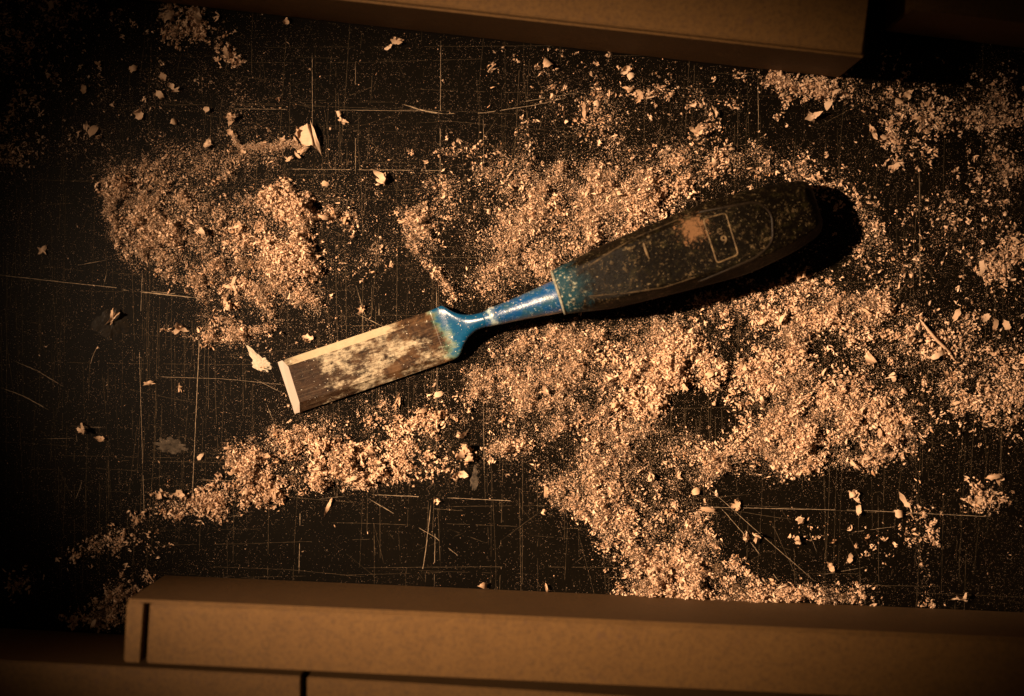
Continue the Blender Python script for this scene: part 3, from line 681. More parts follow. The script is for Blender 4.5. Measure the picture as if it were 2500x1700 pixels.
poly_part('cutting_bevel', [(0, 66, z0), (0, -66, z0), (13, -67, zs), (20, -44, zt - .2), (21.5, 47.5, zt - .2), (12, 67, zs), (0, 66, 0), (0, -66, 0), (13, -67, 0), (12, 67, 0)],
          M_EDGE, [(0, 1, 2, 3, 4, 5), (0, 6, 7, 1), (1, 7, 8, 2), (5, 9, 6, 0)])
def loft(name, frame, st, mat, nseg=40, cap0=True, cap1=True, sub=5):
    """st: (t, off_hi, off_lo, z_lo mm, z_hi mm, exponent, flat) -> smooth tube; section = superellipse"""
    O, U, Nn = frame; st = [tuple(map(float, s)) for s in st]; secs = []
    for i in range(len(st) - 1):
        p0, p1, p2, p3 = st[max(i - 1, 0)], st[i], st[i + 1], st[min(i + 2, len(st) - 1)]
        for k in range(sub):
            u = k / sub; s = []
            for m in range(len(p1)):
                h = p2[0] - p1[0]
                m1 = (p2[m] - p0[m]) / max(p2[0] - p0[0], 1e-6) * h; m2 = (p3[m] - p1[m]) / max(p3[0] - p1[0], 1e-6) * h
                s.append((2 * u**3 - 3 * u**2 + 1) * p1[m] + (u**3 - 2 * u**2 + u) * m1 + (-2 * u**3 + 3 * u**2) * p2[m] + (u**3 - u**2) * m2)
            s[0] = p1[0] + (p2[0] - p1[0]) * u
            secs.append(s)
    secs.append(list(st[-1]))
    V, F, A, C = [], [], [], []
    for s in secs:
        t, hi, lo, zl, zh, e, fl = s; cy, ry, cz, rz = (hi + lo) / 2, (hi - lo) / 2, (zl + zh) / 2, (zh - zl) / 2
        for k in range(nseg):
            a = 2 * math.pi * (k + .5) / nseg; c_, s_ = math.cos(a), math.sin(a)
            yy = math.copysign(abs(c_) ** (2 / e), c_); zz = math.copysign(abs(s_) ** (2 / e), s_)
            if fl > 0:                       # rounded octagon: clip by diagonal facets
                m_ = abs(yy) + abs(zz) * .4615
                if m_ > 1.16: yy *= 1 + (1.16 / m_ - 1) * fl; zz *= 1 + (1.16 / m_ - 1) * fl
            q = O + U * t + Nn * (cy + ry * yy); z = max((cz + rz * zz) / 1000, 0.0002)
            V.append(tuple(P(q.x, q.y, z))); A.append(t); C.append(cy + ry * yy)
    n = len(secs)
    for i in range(n - 1):
        for k in range(nseg):
            k2 = (k + 1) % nseg; F.append((i * nseg + k, i * nseg + k2, (i + 1) * nseg + k2, (i + 1) * nseg + k))
    for cap, i, rev in ((cap0, 0, 1), (cap1, n - 1, 0)):
        if cap:
            ctr = np.mean([V[i * nseg + k] for k in range(nseg)], axis=0); V.append(tuple(ctr)); A.append(secs[i][0]); C.append(0)
            for k in range(nseg):
                a, b = i * nseg + k, i * nseg + (k + 1) % nseg; F.append((b, a, len(V) - 1, len(V) - 1) if rev else (a, b, len(V) - 1, len(V) - 1))
    tri = [f[:3] for f in F if len(set(f)) == 3 or f[2] == f[3]]; quad = [f for f in F if f[2] != f[3]]
    me = bpy.data.meshes.new(name); me.from_pydata(V, [], quad + tri)
    for nme, arr in (('along', A), ('across', C)):
        at = me.attributes.new(nme, 'FLOAT', 'POINT'); at.data.foreach_set('value', arr)
    for p in me.polygons: p.use_smooth = len(p.vertices) == 4
    me.update(); return child(name, me, mat, ch)
FR1 = (O1, U1, N1)
loft('shoulder', FR1, [(390, 69.2, -62.8, 0, 5.0, 7, 0), (408, 71, -62.5, 0, 5.3, 6, 0), (424, 72, -59, 0, 6.2, 4.5, 0), (434, 63, -51, 0, 7.4, 3.6, 0), (446, 50, -37, 0.3, 9, 3, 0),
                       (464, 37, -22.5, 1.8, 11.2, 2.6, 0), (489, 28.5, -12.5, 4, 13.2, 2.3, 0), (515, 26, -12, 5.8, 14.8, 2.1, 0)], M_BLADE, 44)
loft('neck', FR1, [(512, 25.6, -11.8, 5.6, 14.8, 2.1, 0), (524, 28, -14, 5.6, 16, 2, 0), (534, 32, -15, 5.8, 17, 2, 0), (545, 31, -17, 6.2, 17.2, 2, 0), (580, 33, -20, 6.6, 18.4, 2, 0), (640, 39, -28, 6.6, 21.2, 2, 0),
                   (693, 45, -36, 6.4, 23.6, 2, 0), (706, 46, -37, 6.2, 24, 2, 0)], M_NECK, 40)
U2 = Vector((0.953, -0.303)).normalized(); N2 = Vector((U2.y, -U2.x)); O2 = Vector((1362, 715)); FR2 = (O2, U2, N2)
loft('handle', FR2, [(0, 50, -50, 5.4, 25.2, 2.2, 0), (3, 54.5, -54.5, 4.6, 26, 2.3, 0), (10, 57, -57, 4.2, 26.6, 2.4, .1), (36, 62, -62, 3.6, 27.6, 3, .5), (90, 71, -73, 2.4, 29.2, 5, .9), (150, 80, -83, 1.6, 31.4, 7, 1), (210, 89, -89, 1, 33, 8, 1),
                     (340, 100.5, -97, .6, 33.2, 8, 1), (450, 105, -101, .4, 33, 8, 1), (530, 100, -92, .6, 31.5, 8, 1), (590, 92, -80, 1.0, 28.5, 7, 1), (630, 85, -67, 1.5, 26, 6, 1), (650, 80, -58, 2, 24.5, 5, 1), (660, 73, -49, 3, 22.5, 4, .9), (667, 60, -36, 5, 20.5, 3, .6), (670, 45, -25, 7, 18, 2.4, 0)], M_HAND, 72)
loft('collar_lip', FR2, [(-2.5, 48, -49, 5.2, 25.0, 2.2, 0), (-1.5, 55, -55, 4.4, 26, 2.2, 0), (1, 57, -57, 4.0, 26.6, 2.2, 0), (4, 57, -57, 4.0, 26.6, 2.2, 0), (5.5, 54, -54, 4.6, 26, 2.2, 0)], mat_plain('chipped_lip', (0.20, 0.19, 0.145), .5, 800, .8), 40, True, True, 2)

def tube(name, pts, rad, mat, closed=False, par=ch, seg=6):
    """pts in metres"""
    pts = [Vector(p) for p in pts]; V, F = [], []; n = len(pts)
    for i, p in enumerate(pts):
        a = pts[(i - 1) % n] if (closed or i) else p; b = pts[(i + 1) % n] if (closed or i < n - 1) else p
        d = (b - a).normalized(); s_ = d.cross(Vector((0, 0, 1))).normalized(); u_ = s_.cross(d)
        r = rad * (1 if closed or 0 < i < n - 1 else .4)
        for k in range(seg): an = 2 * math.pi * k / seg; V.append(tuple(p + s_ * math.cos(an) * r + u_ * math.sin(an) * r * .8))
    for i in range(n if closed else n - 1):
        for k in range(seg): j_ = (i + 1) % n; F.append((i * seg + k, i * seg + (k + 1) % seg, j_ * seg + (k + 1) % seg, j_ * seg + k))
    me = bpy.data.meshes.new(name); me.from_pydata(V, [], F)
    for p in me.polygons: p.use_smooth = True
    if par is None: return link(name, me, mat)
    return child(name, me, mat, par)
def rounded(pts, r, n=5):
    out = []; m = len(pts)
    for i in range(m):
        p, a, b = Vector(pts[i]), Vector(pts[i - 1]), Vector(pts[(i + 1) % m])
        pa = p + (a - p).normalized() * r; pb = p + (b - p).normalized() * r
        for k in range(n + 1): t = k / n; out.append(pa * (1 - t)**2 + p * 2 * t * (1 - t) + pb * t * t)
    return out
dep = bpy.context.evaluated_depsgraph_get(); dep.update()
hobj = [c for c in ch.children if c.name == 'handle'][0]
from mathutils.bvhtree import BVHTree
hb = BVHTree.FromPolygons([v.co[:] for v in hobj.data.vertices], [p.vertices[:] for p in hobj.data.polygons])
def on_handle(x, y, lift=0.0):
    o_ = Vector((0, 0, D)); d = (P(x, y, 0) - o_).normalized(); h = hb.ray_cast(o_, d)
    return h[0] + Vector((0, 0, lift)) if h[0] else P(x, y, 0.03)
def densify(pts, step, closed):
    out = []; n = len(pts)
    for i in range(n if closed else n - 1):
        a, b = Vector(pts[i]), Vector(pts[(i + 1) % n]); m = max(1, int((b - a).length / step))
        out += [a + (b - a) * k / m for k in range(m)]
    if not closed: out.append(Vector(pts[-1]))
    return out
plate = rounded([(1717, 535), (1772, 520), (1803, 622), (1751, 643)], 9)
tube('name_plate_rim', [on_handle(p.x, p.y, -.0001) for p in densify(plate, 6, True)], .00042, M_RIM, True)
panel = rounded([(1600, 570), (1700, 520), (1850, 492), (1885, 520), (1888, 590), (1850, 628), (1700, 690), (1600, 700)], 22)
M_RIDGE = mat_plain('worn_ridge', (0.05, 0.032, 0.015), 0.6, 240, 0.98)
M_GRV = mat_plain('panel_rim', (0.014, 0.009, 0.005), .5, 500, .7)
pp = [p for p in densify(panel, 8, True) if p.x > 1700]
tube('panel_rim', [on_handle(p.x, p.y, -.0002) for p in sorted(pp, key=lambda p: math.atan2(p.y - 590, p.x - 1700))], .00075, M_GRV, False)
for pts in ([(1436, 651), (1500, 610), (1557, 579), (1660, 535)], [(1433, 724), (1530, 716), (1619, 702), (1700, 676)]):
    tube('edge_ridge', [on_handle(p.x, p.y, -.0002) for p in densify(pts, 10, False)], .0005, M_RIDGE, False)
tube('grip_notch', [on_handle(x, y, .0001) for x, y in ((1571, 593), (1575, 606), (1580, 620), (1586, 633))], .0007, M_RIM, False)
def glyph(ch_, x, y, size, rot):          # moulded characters on the name plate
    cu = bpy.data.curves.new('letter', 'FONT'); cu.body = ch_; cu.size = size; cu.extrude = .0003; cu.bevel_depth = .00012
    cu.align_x = 'CENTER'; cu.align_y = 'CENTER'
    t = bpy.data.objects.new('tmp', cu); COL.objects.link(t); bpy.context.view_layer.update()
    me = bpy.data.meshes.new_from_object(t.evaluated_get(bpy.context.evaluated_depsgraph_get())); bpy.data.objects.remove(t)
    me.materials.clear(); me.transform(Matrix.Translation(on_handle(x, y, .0001)) @ Matrix.Rotation(R(rot), 4, 'Z'))
    return child('letter', me, M_RIM, ch)
glyph('e', 1757, 563, .0058, 12); glyph('9', 1768, 588, .0058, 12)

# ------------------------------------------------------------------ marks and bits lying about
def blob(name, cx, cy, rx, ry, rot, zc, mat, seed, label, cat, n=44, rough=.35, tail=None):
    rg = np.random.default_rng(seed); rings = 5; V = [(cx, cy)]; c_, s_ = math.cos(R(rot)), math.sin(R(rot)); hts = [1.0]
    amp = [1 + rg.uniform(-rough, rough) for _ in range(n)]
    for r_ in range(1, rings + 1):
        for k in range(n):
            a = 2 * math.pi * k / n; q = r_ / rings * (amp[k] * .6 + .2 * (amp[k - 1] + amp[(k + 1) % n]))
            x, y = rx * q * math.cos(a), ry * q * math.sin(a)
            if tail: 
                w = max(0, math.cos(a - R(tail[0]))) ** 8; x += w * tail[1] * math.cos(R(tail[0])) * r_ / rings; y += w * tail[1] * math.sin(R(tail[0])) * r_ / rings
            V.append((cx + x * c_ - y * s_, cy + x * s_ + y * c_)); hts.append(max(0, 1 - (r_ / rings) ** 2) * (1 + rg.uniform(-.15, .15)) if r_ < rings else 0)
    VV = [Vector((*P(x, y, 0).xy, .00003 + zc * h * .6)) for (x, y), h in zip(V, hts)]
    F = [(0, 1 + (k + 1) % n, 1 + k) for k in range(n)]
    for r_ in range(rings - 1):
        for k in range(n): a = 1 + r_ * n + k; b = 1 + r_ * n + (k + 1) % n; F.append((a, b, b + n, a + n))
    me = bpy.data.meshes.new(name); me.from_pydata([tuple(v) for v in VV], [], F)
    o = link(name, me, mat); tag(o, label, cat); return o
blob('filler_spot', 638, 890, 24, 17, 35, .0006, M_GLUE, 3, 'pale dried filler spot with a pointed tail left of the chisel tip', 'filler spot', tail=(200, 34))
blob('grey_smear', 418, 1088, 34, 16, 12, .0003, M_GREY, 4, 'greyish dried smear on bare bench in the lower left', 'smear', rough=.6)
blob('glue_smear', 272, 790, 40, 34, -18, .00025, mat_plain('old_glue', (.011, .007, .0035), .35, 300, .8), 9, 'thin brown dried glue patch with a curled edge on the left', 'glue patch', rough=.3)
blob('grey_smear', 1158, 1170, 9, 26, 5, .0003, M_GREY, 14, 'narrow upright greyish smear right of the brown curled shaving', 'smear', rough=.5)

def shaving_mesh(seed, L, Wd=None, bend=2.0, twist=.6, nl=11, nw=3, **k_):
    rg = np.random.default_rng(seed); ns = int(rg.integers(2, 5)); a = (Wd / L) if Wd else rg.uniform(.25, .4)
    if k_.get('wide'):
        nl, nw, ns = 9, 5, 1; V = strip(nl, nw, bend, twist * .5, .2, .05, rg, .2, rg.uniform(-.15, .15)) * np.array([1, a * 1.15, .9])
    else: V = tuft(ns, nl, nw, rg, .22, (a * .55, a * 1.0), max(1.2, abs(bend)))
    V = V * L; V[:, 2] -= V[:, 2].min()
    me = np_mesh('shaving', V, tuft_faces(ns, nl, nw), False); me.materials.append(M_SHAVE); return me
def place(me, px, py, rotz, label, cat='shaving', group=None, name='wood_shaving', tiltx=0, tilty=0, lift=0.0):
    o = bpy.data.objects.new(name, me); COL.objects.link(o)
    h = float(hgt(np.array([float(px)]), np.array([float(py)]))[0]); x, y = XY(px, py)
    M_ = Matrix.Rotation(R(rotz), 3, 'Z') @ Matrix.Rotation(R(tilty), 3, 'Y') @ Matrix.Rotation(R(tiltx), 3, 'X')
    zmin = min((M_ @ v.co).z for v in me.vertices)
    o.rotation_euler = M_.to_euler(); o.location = (x, y, h - zmin + lift + .0001)
    tag(o, label, cat, group); return o
mm = .001
# the single ones one can point to: (px, py, length px, width px, bend, rot, tilt, label)
ONE = [
 (772, 340, 74, 8, .5, -74, 0, 'slim pale sliver leaning against the largest wood chip'),
 (732, 325, 30, 26, 2.5, 10, 18, 'small crumpled chip at the left foot of the largest wood chip'),
 (828, 280, 20, 14, 2.4, 20, 20, 'small bright curl on bare bench right of the largest chip, upper half'),
 (838, 296, 26, 9, 1.5, -85, 10, 'thin bright hooked sliver hanging below a small bright curl'),
 (968, 103, 30, 12, 2.0, 80, 12, 'pale bent shaving lying on bare bench under the top block'),
 (950, 116, 22, 9, .8, 5, 0, 'short tail shaving touching the pale bent shaving under the top block'),
 (568, 290, 40, 26, 2.6, 60, 25, 'pale tuft of shaving above the left end of the sawdust ridge'),
 (565, 325, 24, 18, 2.2, -10, 15, 'small tuft of shaving just above the left end of the ridge'),
 (1337, 158, 36, 26, 1.8, 50, 25, 'crumpled tan chip beneath the middle of the top block'),
 (1528, 172, 26, 22, 2.0, -40, 22, 'tan chip in the upper middle close under the top block'),
 (1540, 186, 20, 18, 1.2, 10, 15, 'bright chip beside the tan chip close under the top block'),
 (1537, 220, 30, 22, 2.6, 75, 20, 'ring shaped shaving in the scattered dust of the upper middle'),
 (1560, 232, 24, 22, .8, 70, 14, 'triangular chip right of the ring shaped shaving, upper middle'),
 (1425, 268, 42, 11, 1.0, 40, 8, 'long thin shaving pointing up right in the upper middle dust'),
 (1457, 255, 18, 14, 1.2, 10, 15, 'bright square chip right of a long thin shaving, upper middle'),
 (1705, 320, 56, 16, 4.4, 30, 10, 'looped curl of shaving at the top edge of the dense dust'),
 (1745, 275, 34, 8, 1.4, -20, 6, 'thin arched shaving left of the bare patch, upper right'),
 (2022, 255, 28, 18, .9, 85, 20, 'upright pale chip below the corner of the top block'),
 (1985, 285, 40, 16, 1.6, 35, 20, 'pale shaving left of the corner bare patch, upper right'),
 (2130, 325, 44, 14, 1.6, 25, 16, 'pale forked shaving in the loose dust of the upper right'),
 (2157, 335, 18, 16, 1.5, 60, 20, 'small round chip right of the pale forked shaving'),
 (2215, 230, 36, 14, 1.5, -70, 15, 'dim long shaving in the shaded upper right'),
 (2195, 250, 22, 18, 1.5, 50, 15, 'dim round chip left of a dim long shaving, upper right'),
 (1130, 1100, 50, 20, 2.4, 20, 20, 'pale curled clump of shaving below the blade shadow'),
 (1142, 1118, 38, 16, 1.8, -25, 16, 'second curl in the pale clump below the blade'),
 (1118, 1158, 44, 22, 2.0, -14, 14, 'brown curled shaving below the pale clump on bare bench'),
 (1332, 1198, 30, 12, .7, 80, 18, 'upright cream chip at the left border of the lower dust field'),
 (925, 432, 48, 18, 1.8, 30, 16, 'long bent shaving lying on a small pile above the diagonal dust band'),
 (795, 450, 20, 12, .8, -15, 10, 'pale flat chip on bare bench right of the left heap top'),
 (752, 826, 30, 22, 2.0, 50, 22, 'pale two pointed chip just above the blade near its tip'),
 (970, 983, 38, 7, .8, 60, 8, 'dark toned sliver standing in the dust under the blade'),
 (882, 755, 30, 8, 2.0, 20, 8, 'small brown curl with a thread beside the blade'),
 (1071, 962, 24, 12, .8, 5, 8, 'flat tan flake below the blade shoulder'),
 (801, 1238, 44, 7, .3, 66, 4, 'straight pale splinter on bare bench below the lower heap'),
 (438, 948, 26, 5, .3, 80, 2, 'tiny upright splinter in the left dark area'),
 (364, 935, 26, 8, .5, 82, 6, 'short tan sliver in the left dark area'),
 (205, 1050, 44, 12, 1.6, 72, 14, 'tan twisted shaving with feathered foot on the far left bench'),
 (246, 1070, 28, 14, 2.0, 70, 14, 'small tan curl right of the twisted shaving, far left'),
 (106, 612, 34, 16, 1.4, -60, 14, 'lone fringed shaving on dark bench at the far left'),
 (275, 775, 46, 9, 1.5, 8, 20, 'orange curled rim lifting from the glue patch, left'),
 (393, 1208, 32, 16, 2.4, 30, 20, 'small shaving with raised tips above the lower left trail'),
 (440, 1206, 36, 20, 2.0, 10, 22, 'wider shaving with raised tips beside a small one above the lower left trail'),
 (490, 1115, 20, 10, .8, 60, 10, 'single pale chip left of the heap below the tip'),
 (557, 1094, 16, 9, .4, 20, 4, 'small whitish flake above the left end of the heap below the tip'),
 (228, 320, 34, 16, .7, 70, 20, 'tan upright chip in the dim upper left'),
 (418, 210, 20, 12, 1.0, -20, 12, 'flat pinkish chip in the dim upper left'),
 (392, 232, 26, 14, 1.0, -50, 14, 'greyish bent chip in the dim upper left'),
 (398, 187, 22, 16, 1.5, 60, 14, 'greyish chip above the bent chip, upper left'),
 (326, 168, 24, 14, 1.6, 20, 14, 'orange chip in the dim upper left'),
 (240, 156, 20, 14, 1.6, 50, 14, 'orange curl further left in the dim upper left'),
 (205, 218, 24, 12, 1.2, 70, 16, 'dark orange chip standing alone in the dim upper left'),
 (340, 280, 30, 20, 1.4, -60, 22, 'pale torn chip at the lower rim of the dusty patch, upper left'),
 (426, 298, 18, 12, 1.2, 20, 10, 'small pale chip below the dusty patch, upper left'),
 (508, 355, 26, 18, 1.8, 70, 18, 'pale tuft in the thin dust above the left heap'),
 (506, 268, 20, 12, 1.2, 80, 14, 'small whitish chip above the pale tuft, upper left'),
 (700, 52, 22, 14, 1.8, 20, 16, 'orange chip under the left part of the top block'),
 (1180, 1429, 30, 14, 1.4, 5, 14, 'orange chip against the long fibreboard block at the bottom'),
 (1335, 1437, 24, 7, 1.8, -10, 6, 'thin white curl against the long fibreboard block, bottom centre'),
 (2342, 1460, 46, 11, 1.6, 65, 14, 'dim curved shaving against the block at the lower right'),
 (2086, 1210, 34, 22, 2.8, 50, 20, 'curled shaving at the top of a short chain on the lower right bench'),
 (2096, 1245, 28, 16, 2.0, 80, 18, 'shaving at the foot of a short chain on the lower right bench'),
 (2207, 1222, 42, 12, .6, -62, 10, 'straight ribbon shaving left of the dusty groove, lower right'),
 (2192, 1252, 34, 20, 2.4, 10, 20, 'tangled shaving under the straight ribbon shaving, lower right'),
 (2028, 1385, 34, 14, 2.0, -60, 18, 'twisted pale shaving on bare bench above the lower right heap'),
 (2074, 1362, 26, 11, .8, 80, 14, 'pale leaf shaped chip on bare bench above the lower right heap'),
 (1817, 1310, 30, 14, 1.8, -70, 16, 'small forked shaving among the diagonal scratches'),
 (1845, 1305, 40, 12, 1.6, 60, 16, 'long forked shaving among the diagonal scratches'),
 (1950, 1272, 26, 18, 2.2, 20, 16, 'small crumpled shaving on the horizontal scratch, lower right'),
 (2425, 1160, 44, 16, 1.6, 15, 16, 'dim shaving on the far right bench'),
 (2440, 1165, 26, 14, 1.4, -50, 16, 'dim chip beside the dim shaving on the far right bench'),
 (2390, 1225, 28, 14, 1.0, 75, 14, 'dim upright chip in the lower far right'),
 (2405, 776, 26, 18, 1.0, 20, 14, 'pale chip on the far right, leftmost of a row of three'),
 (2426, 790, 34, 14, 1.4, 70, 16, 'pale chip on the far right, middle one of a row of three'),
 (2457, 795, 28, 14, .9, -70, 14, 'pale chip on the far right, last of a row of three'),
 (2335, 770, 34, 14, .9, 50, 14, 'tan chip left of the row of three on the far right'),
 (2120, 880, 40, 18, 1.8, 75, 20, 'bright standing shaving over the dark hollow at the right'),
 (2180, 910, 52, 26, 2.2, -30, 24, 'largest tan shaving on top of the right hand heap'),
 (2290, 860, 56, 18, 2.6, 80, 18, 'tan shaving hanging on the long splinter at the right'),
 (1730, 1245, 42, 11, .5, -4, 4, 'reddish flat shaving on the horizontal scratch, lower right'),
 (1800, 1230, 36, 16, 1.8, -30, 16, 'pale curled shaving at the right end of the reddish one'),
 (1700, 1200, 30, 14, 1.6, 20, 16, 'pale shaving above the reddish flat one'),
 (2405, 960, 44, 18, 2.0, 50, 20, 'dim curled shaving in the small pile at the far right'),
 (2330, 985, 26, 9, 1.2, 80, 12, 'thin dim sliver left of the small pile at the far right'),
 (635, 555, 26, 20, .6, 35, 18, 'pale square chip on the left heap near its dark hollow'),
 (585, 553, 38, 12, 1.4, -10, 14, 'bent yellowish shaving in the thin part of the left heap'),
 (567, 695, 44, 12, 1.9, 70, 16, 'long bright curled shaving across the left heap'),
 (548, 730, 40, 14, 2.0, 50, 24, 'fan shaped shaving at the dark notch of the left heap'),
 (560, 748, 34, 12, 1.8, -10, 18, 'low shaving below the fan shaped one, left heap'),
]
for k, (x, y, L, w, bend, rz, tl, lab) in enumerate(ONE):
    me = shaving_mesh(100 + k, L * 1.1 * S, w * 1.0 * S, bend * 1.5 * (1 if k % 2 else -1), random.uniform(-2, 2), curl=random.uniform(0, .8), taper=random.uniform(.1, .5), ragged=.15, wide=('chip' in lab or 'straight' in lab or 'flat' in lab))
    place(me, x, y, rz, lab, tiltx=random.uniform(-tl, tl), tilty=random.uniform(-tl, tl) * .5)
# long splinter on the right
sp = tube('splinter', [(*XY(x, y), .0022 + .0008 * math.sin(i)) for i, (x, y) in enumerate([(2243, 780), (2262, 806), (2282, 830), (2300, 846), (2316, 862), (2328, 880)])], .0007, M_SHAVE, False, None)
tag(sp, 'long thin wooden splinter lying slantwise on the right hand shavings', 'splinter')
# short ridge of packed dust ending at the largest chip
def ridge():
    path = densify([(570, 330), (572, 340), (577, 350), (587, 359), (600, 363), (616, 359), (632, 361), (648, 358), (662, 361), (678, 356), (694, 358), (706, 351), (720, 354), (732, 360), (745, 364)], 4, False)
    V, F, RRr = [], [], []; n = 1900; pts = []
    idx = RNG.integers(0, len(path), n)
    for k in idx:
        p = path[k]; w = 2.5 + 3.5 * min(1, k / 16) * (0.6 + 0.8 * abs(math.sin(k * .37))); a = RNG.normal(0, w); pts.append((p.x + RNG.normal(0, 3), p.y + a, max(0, 1 - (a / (w * 2)) ** 2)))
    pts = np.array(pts); x, y = XY(pts[:, 0], pts[:, 1]); s = RNG.uniform(.0004, .0013, n)
    v_, f_ = bake(gp, gf, RNG.integers(0, K, n), rotmats(n, .5), np.stack([s, s * .5, s * .5], 1), np.stack([x, y, pts[:, 2] * .0024 * RNG.random(n) ** .5], 1))
    me = np_mesh('sawdust_ridge', v_, f_, False, {'rnd': np.repeat(RNG.random(n), 4)}); o = link('sawdust_ridge', me, M_DUST)
    tag(o, 'thin wavy ridge of packed sawdust leading to the largest chip, upper left', 'sawdust', kind='stuff')
ridge()
def big_chip():
    rg = np.random.default_rng(77)
    Lc = [(733, 312), (727, 320), (720, 329), (728, 338), (734, 346), (738, 354), (743, 360)]; Rc = [(751, 305), (753, 314), (756, 323), (758, 332), (760, 341), (761, 349), (762, 356)]
    Ec = [(757, 306), (760, 315), (763, 325), (766, 335), (768, 345), (770, 355), (774, 366)]
    V, F = [], []; nu = 7; nv = 10
    for a in range(nu):
        for b in range(nv):
            if b < 7: t = b / 6; x = Lc[a][0] * (1 - t) + Rc[a][0] * t; y = Lc[a][1] * (1 - t) + Rc[a][1] * t; z = .0006 + .0030 * t ** 1.5 + .0006 * math.sin(t * 7 + a)
            else: t = (b - 6) / 3; x = Rc[a][0] * (1 - t) + Ec[a][0] * t; y = Rc[a][1] * (1 - t) + Ec[a][1] * t; z = .0036 + .0012 * math.sin(t * 3.1) - .0022 * t
            p = P(x + rg.uniform(-.8, .8), y + rg.uniform(-.8, .8), 0); V.append((p.x, p.y, z + rg.uniform(-.00012, .00012)))
    for a in range(nu - 1):
        for b in range(nv - 1): F.append((a * nv + b, (a + 1) * nv + b, (a + 1) * nv + b + 1, a * nv + b + 1))
    o = link('wood_shaving', np_mesh('big_chip', np.array(V), np.array(F), False), M_SHAVE)
    tag(o, 'largest pale wood chip with rolled edge at the end of the wavy ridge', 'shaving')
big_chip()
for k, (x, y) in enumerate([(592, 372), (725, 380), (708, 388), (735, 372), (690, 345), (720, 348), (742, 365)]):
    me = shaving_mesh(300 + k, 24 * S, 11 * S, random.uniform(1, 2.6), 1.0, 7, 3)
    place(me, x, y, random.uniform(0, 360), 'tiny curled chip clinging to the wavy sawdust ridge, upper left', group='tiny chips along the sawdust ridge', tiltx=15)
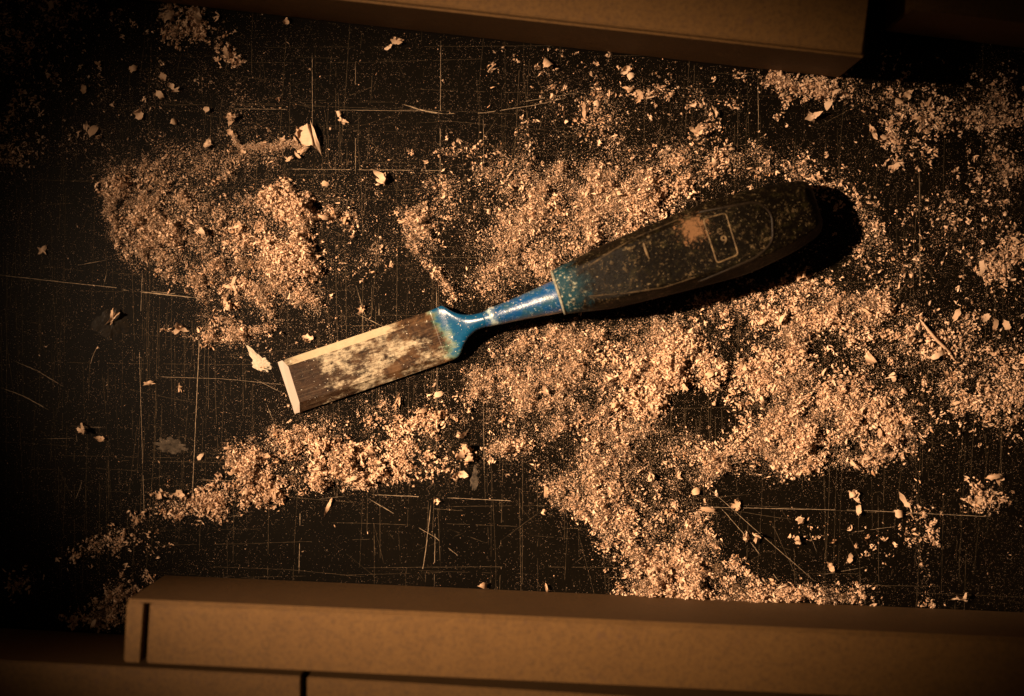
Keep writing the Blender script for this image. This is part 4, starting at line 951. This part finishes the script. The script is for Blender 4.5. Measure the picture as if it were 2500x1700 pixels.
# the largest shavings of the heaps, each an object; meshes are shared
PROT = [shaving_mesh(500 + k, 1.0, random.uniform(.25, .5), random.uniform(1.5, 5), 1, 8, 3) for k in range(26)]
REG = [((250, 1500), 'shaving low in the shaded pile left of the long block'), ((330, 1410), 'shaving at the tip of the shaded pile left of the long block'),
       ((330, 1265), 'shaving at the middle of the lower left trail'), ((480, 1225), 'shaving where the lower left trail leaves its heap'), ((200, 1350), 'shaving at the thin end of the lower left trail'),
       ((620, 1170), 'shaving at the left end of the heap below the tip'), ((740, 1130), 'shaving in the middle of the heap below the tip'), ((870, 1140), 'shaving at the right end of the heap below the tip'),
       ((930, 1050), 'shaving in the loose cluster under the blade middle'), ((1055, 1020), 'shaving in the loose cluster under the blade shoulder'), ((1010, 1130), 'shaving in the lowest loose cluster below the blade'),
       ((590, 520), 'shaving in the upper left part of the large left heap'), ((720, 500), 'shaving at the bright top of the large left heap'), ((760, 590), 'shaving by the hollow of the large left heap'), ((600, 680), 'shaving in the lower part of the large left heap'), ((400, 560), 'shaving in the outer left slope of the large left heap'),
       ((450, 60), 'dim shaving in the shaded pile beside the top block'), ((555, 140), 'dim shaving in the clump left below the top block'), ((60, 60), 'dim shaving in the top left corner'), ((60, 300), 'dim shaving at the upper left edge'), ((300, 30), 'dim shaving between top left corner and top block'),
       ((1650, 420), 'shaving on the bright pile above the handle'), ((1530, 520), 'shaving close above the handle middle'), ((1400, 400), 'shaving in the dust right of the upper centre'), ((1850, 400), 'shaving in the dust above the handle end'),
       ((1700, 250), 'shaving in the loose dust under the top block'), ((1850, 200), 'shaving in the row under the right half of the top block'), ((2020, 230), 'shaving below the corner of the top block'), ((1910, 290), 'shaving in the small bright cluster under the top block corner'),
       ((2200, 280), 'dim shaving in the upright drift at upper right'), ((2400, 400), 'dim shaving in the upper right edge pile'), ((2440, 640), 'dim shaving in the shaded pile at the right edge'), ((2080, 500), 'dim shaving in the dark dust right of the handle end'),
       ((1570, 960), 'shaving in the left part of the mound below the handle'), ((1700, 870), 'shaving on top of the mound below the handle'), ((1790, 950), 'shaving on the crest left of the bare hollow'), ((1900, 700), 'shaving just below the handle end'),
       ((1900, 830), 'shaving in the upper left part of the broad right mound'), ((2050, 760), 'shaving at the top of the broad right mound'), ((1930, 1000), 'shaving in the lower left part of the broad right mound'), ((2080, 1030), 'shaving at the foot of the broad right mound'), ((2200, 960), 'shaving on the right shoulder of the broad right mound'), ((2190, 830), 'shaving left of the long splinter'), ((2400, 990), 'dim shaving in the small pile at the far right'), ((2380, 820), 'dim shaving right of the long splinter'),
       ((1560, 1230), 'shaving in the cluster in the middle of the lower lobe'), ((1250, 1090), 'shaving in the left outlying cluster of the lower dust'), ((1700, 1360), 'shaving in the lower lobe near the bare bench'), ((1600, 1430), 'shaving against the long block under the lower lobe'), ((1850, 1440), 'shaving in the ridge against the long block'), ((2060, 1450), 'shaving at the right end of the ridge against the long block'),
       ((2260, 1290), 'shaving on the dusty groove at lower right'), ((2120, 1340), 'shaving on bare bench left of the dusty groove'), ((2400, 1230), 'dim shaving right of the dusty groove'), ((1990, 1310), 'shaving among the scratches at lower right')]
REG = [(c_, ('curled wood ' + t_) if not t_.startswith('dim') else ('dim curled wood ' + t_[4:]), 'pieces like the ' + t_) for c_, t_ in REG]
px, py, _ = scatter(FLD ** 1.6, 210)
for k in range(210):
    L = random.uniform(19, 40) * S; x, y = float(px[k]), float(py[k])
    r_ = min(REG, key=lambda q: (q[0][0] - x) ** 2 + (q[0][1] - y) ** 2)
    o = place(PROT[k % len(PROT)], x, y, 0, r_[1], group=r_[2])
    o.rotation_euler = (random.gauss(0, .5), random.gauss(0, .4), random.uniform(0, 6.28)); o.scale = (L, L, L)
    h = float(hgt(px[k:k + 1], py[k:k + 1])[0]); o.location.z = h + L * random.uniform(.05, .14) + .0004
# fix: sit each single shaving on what is under it
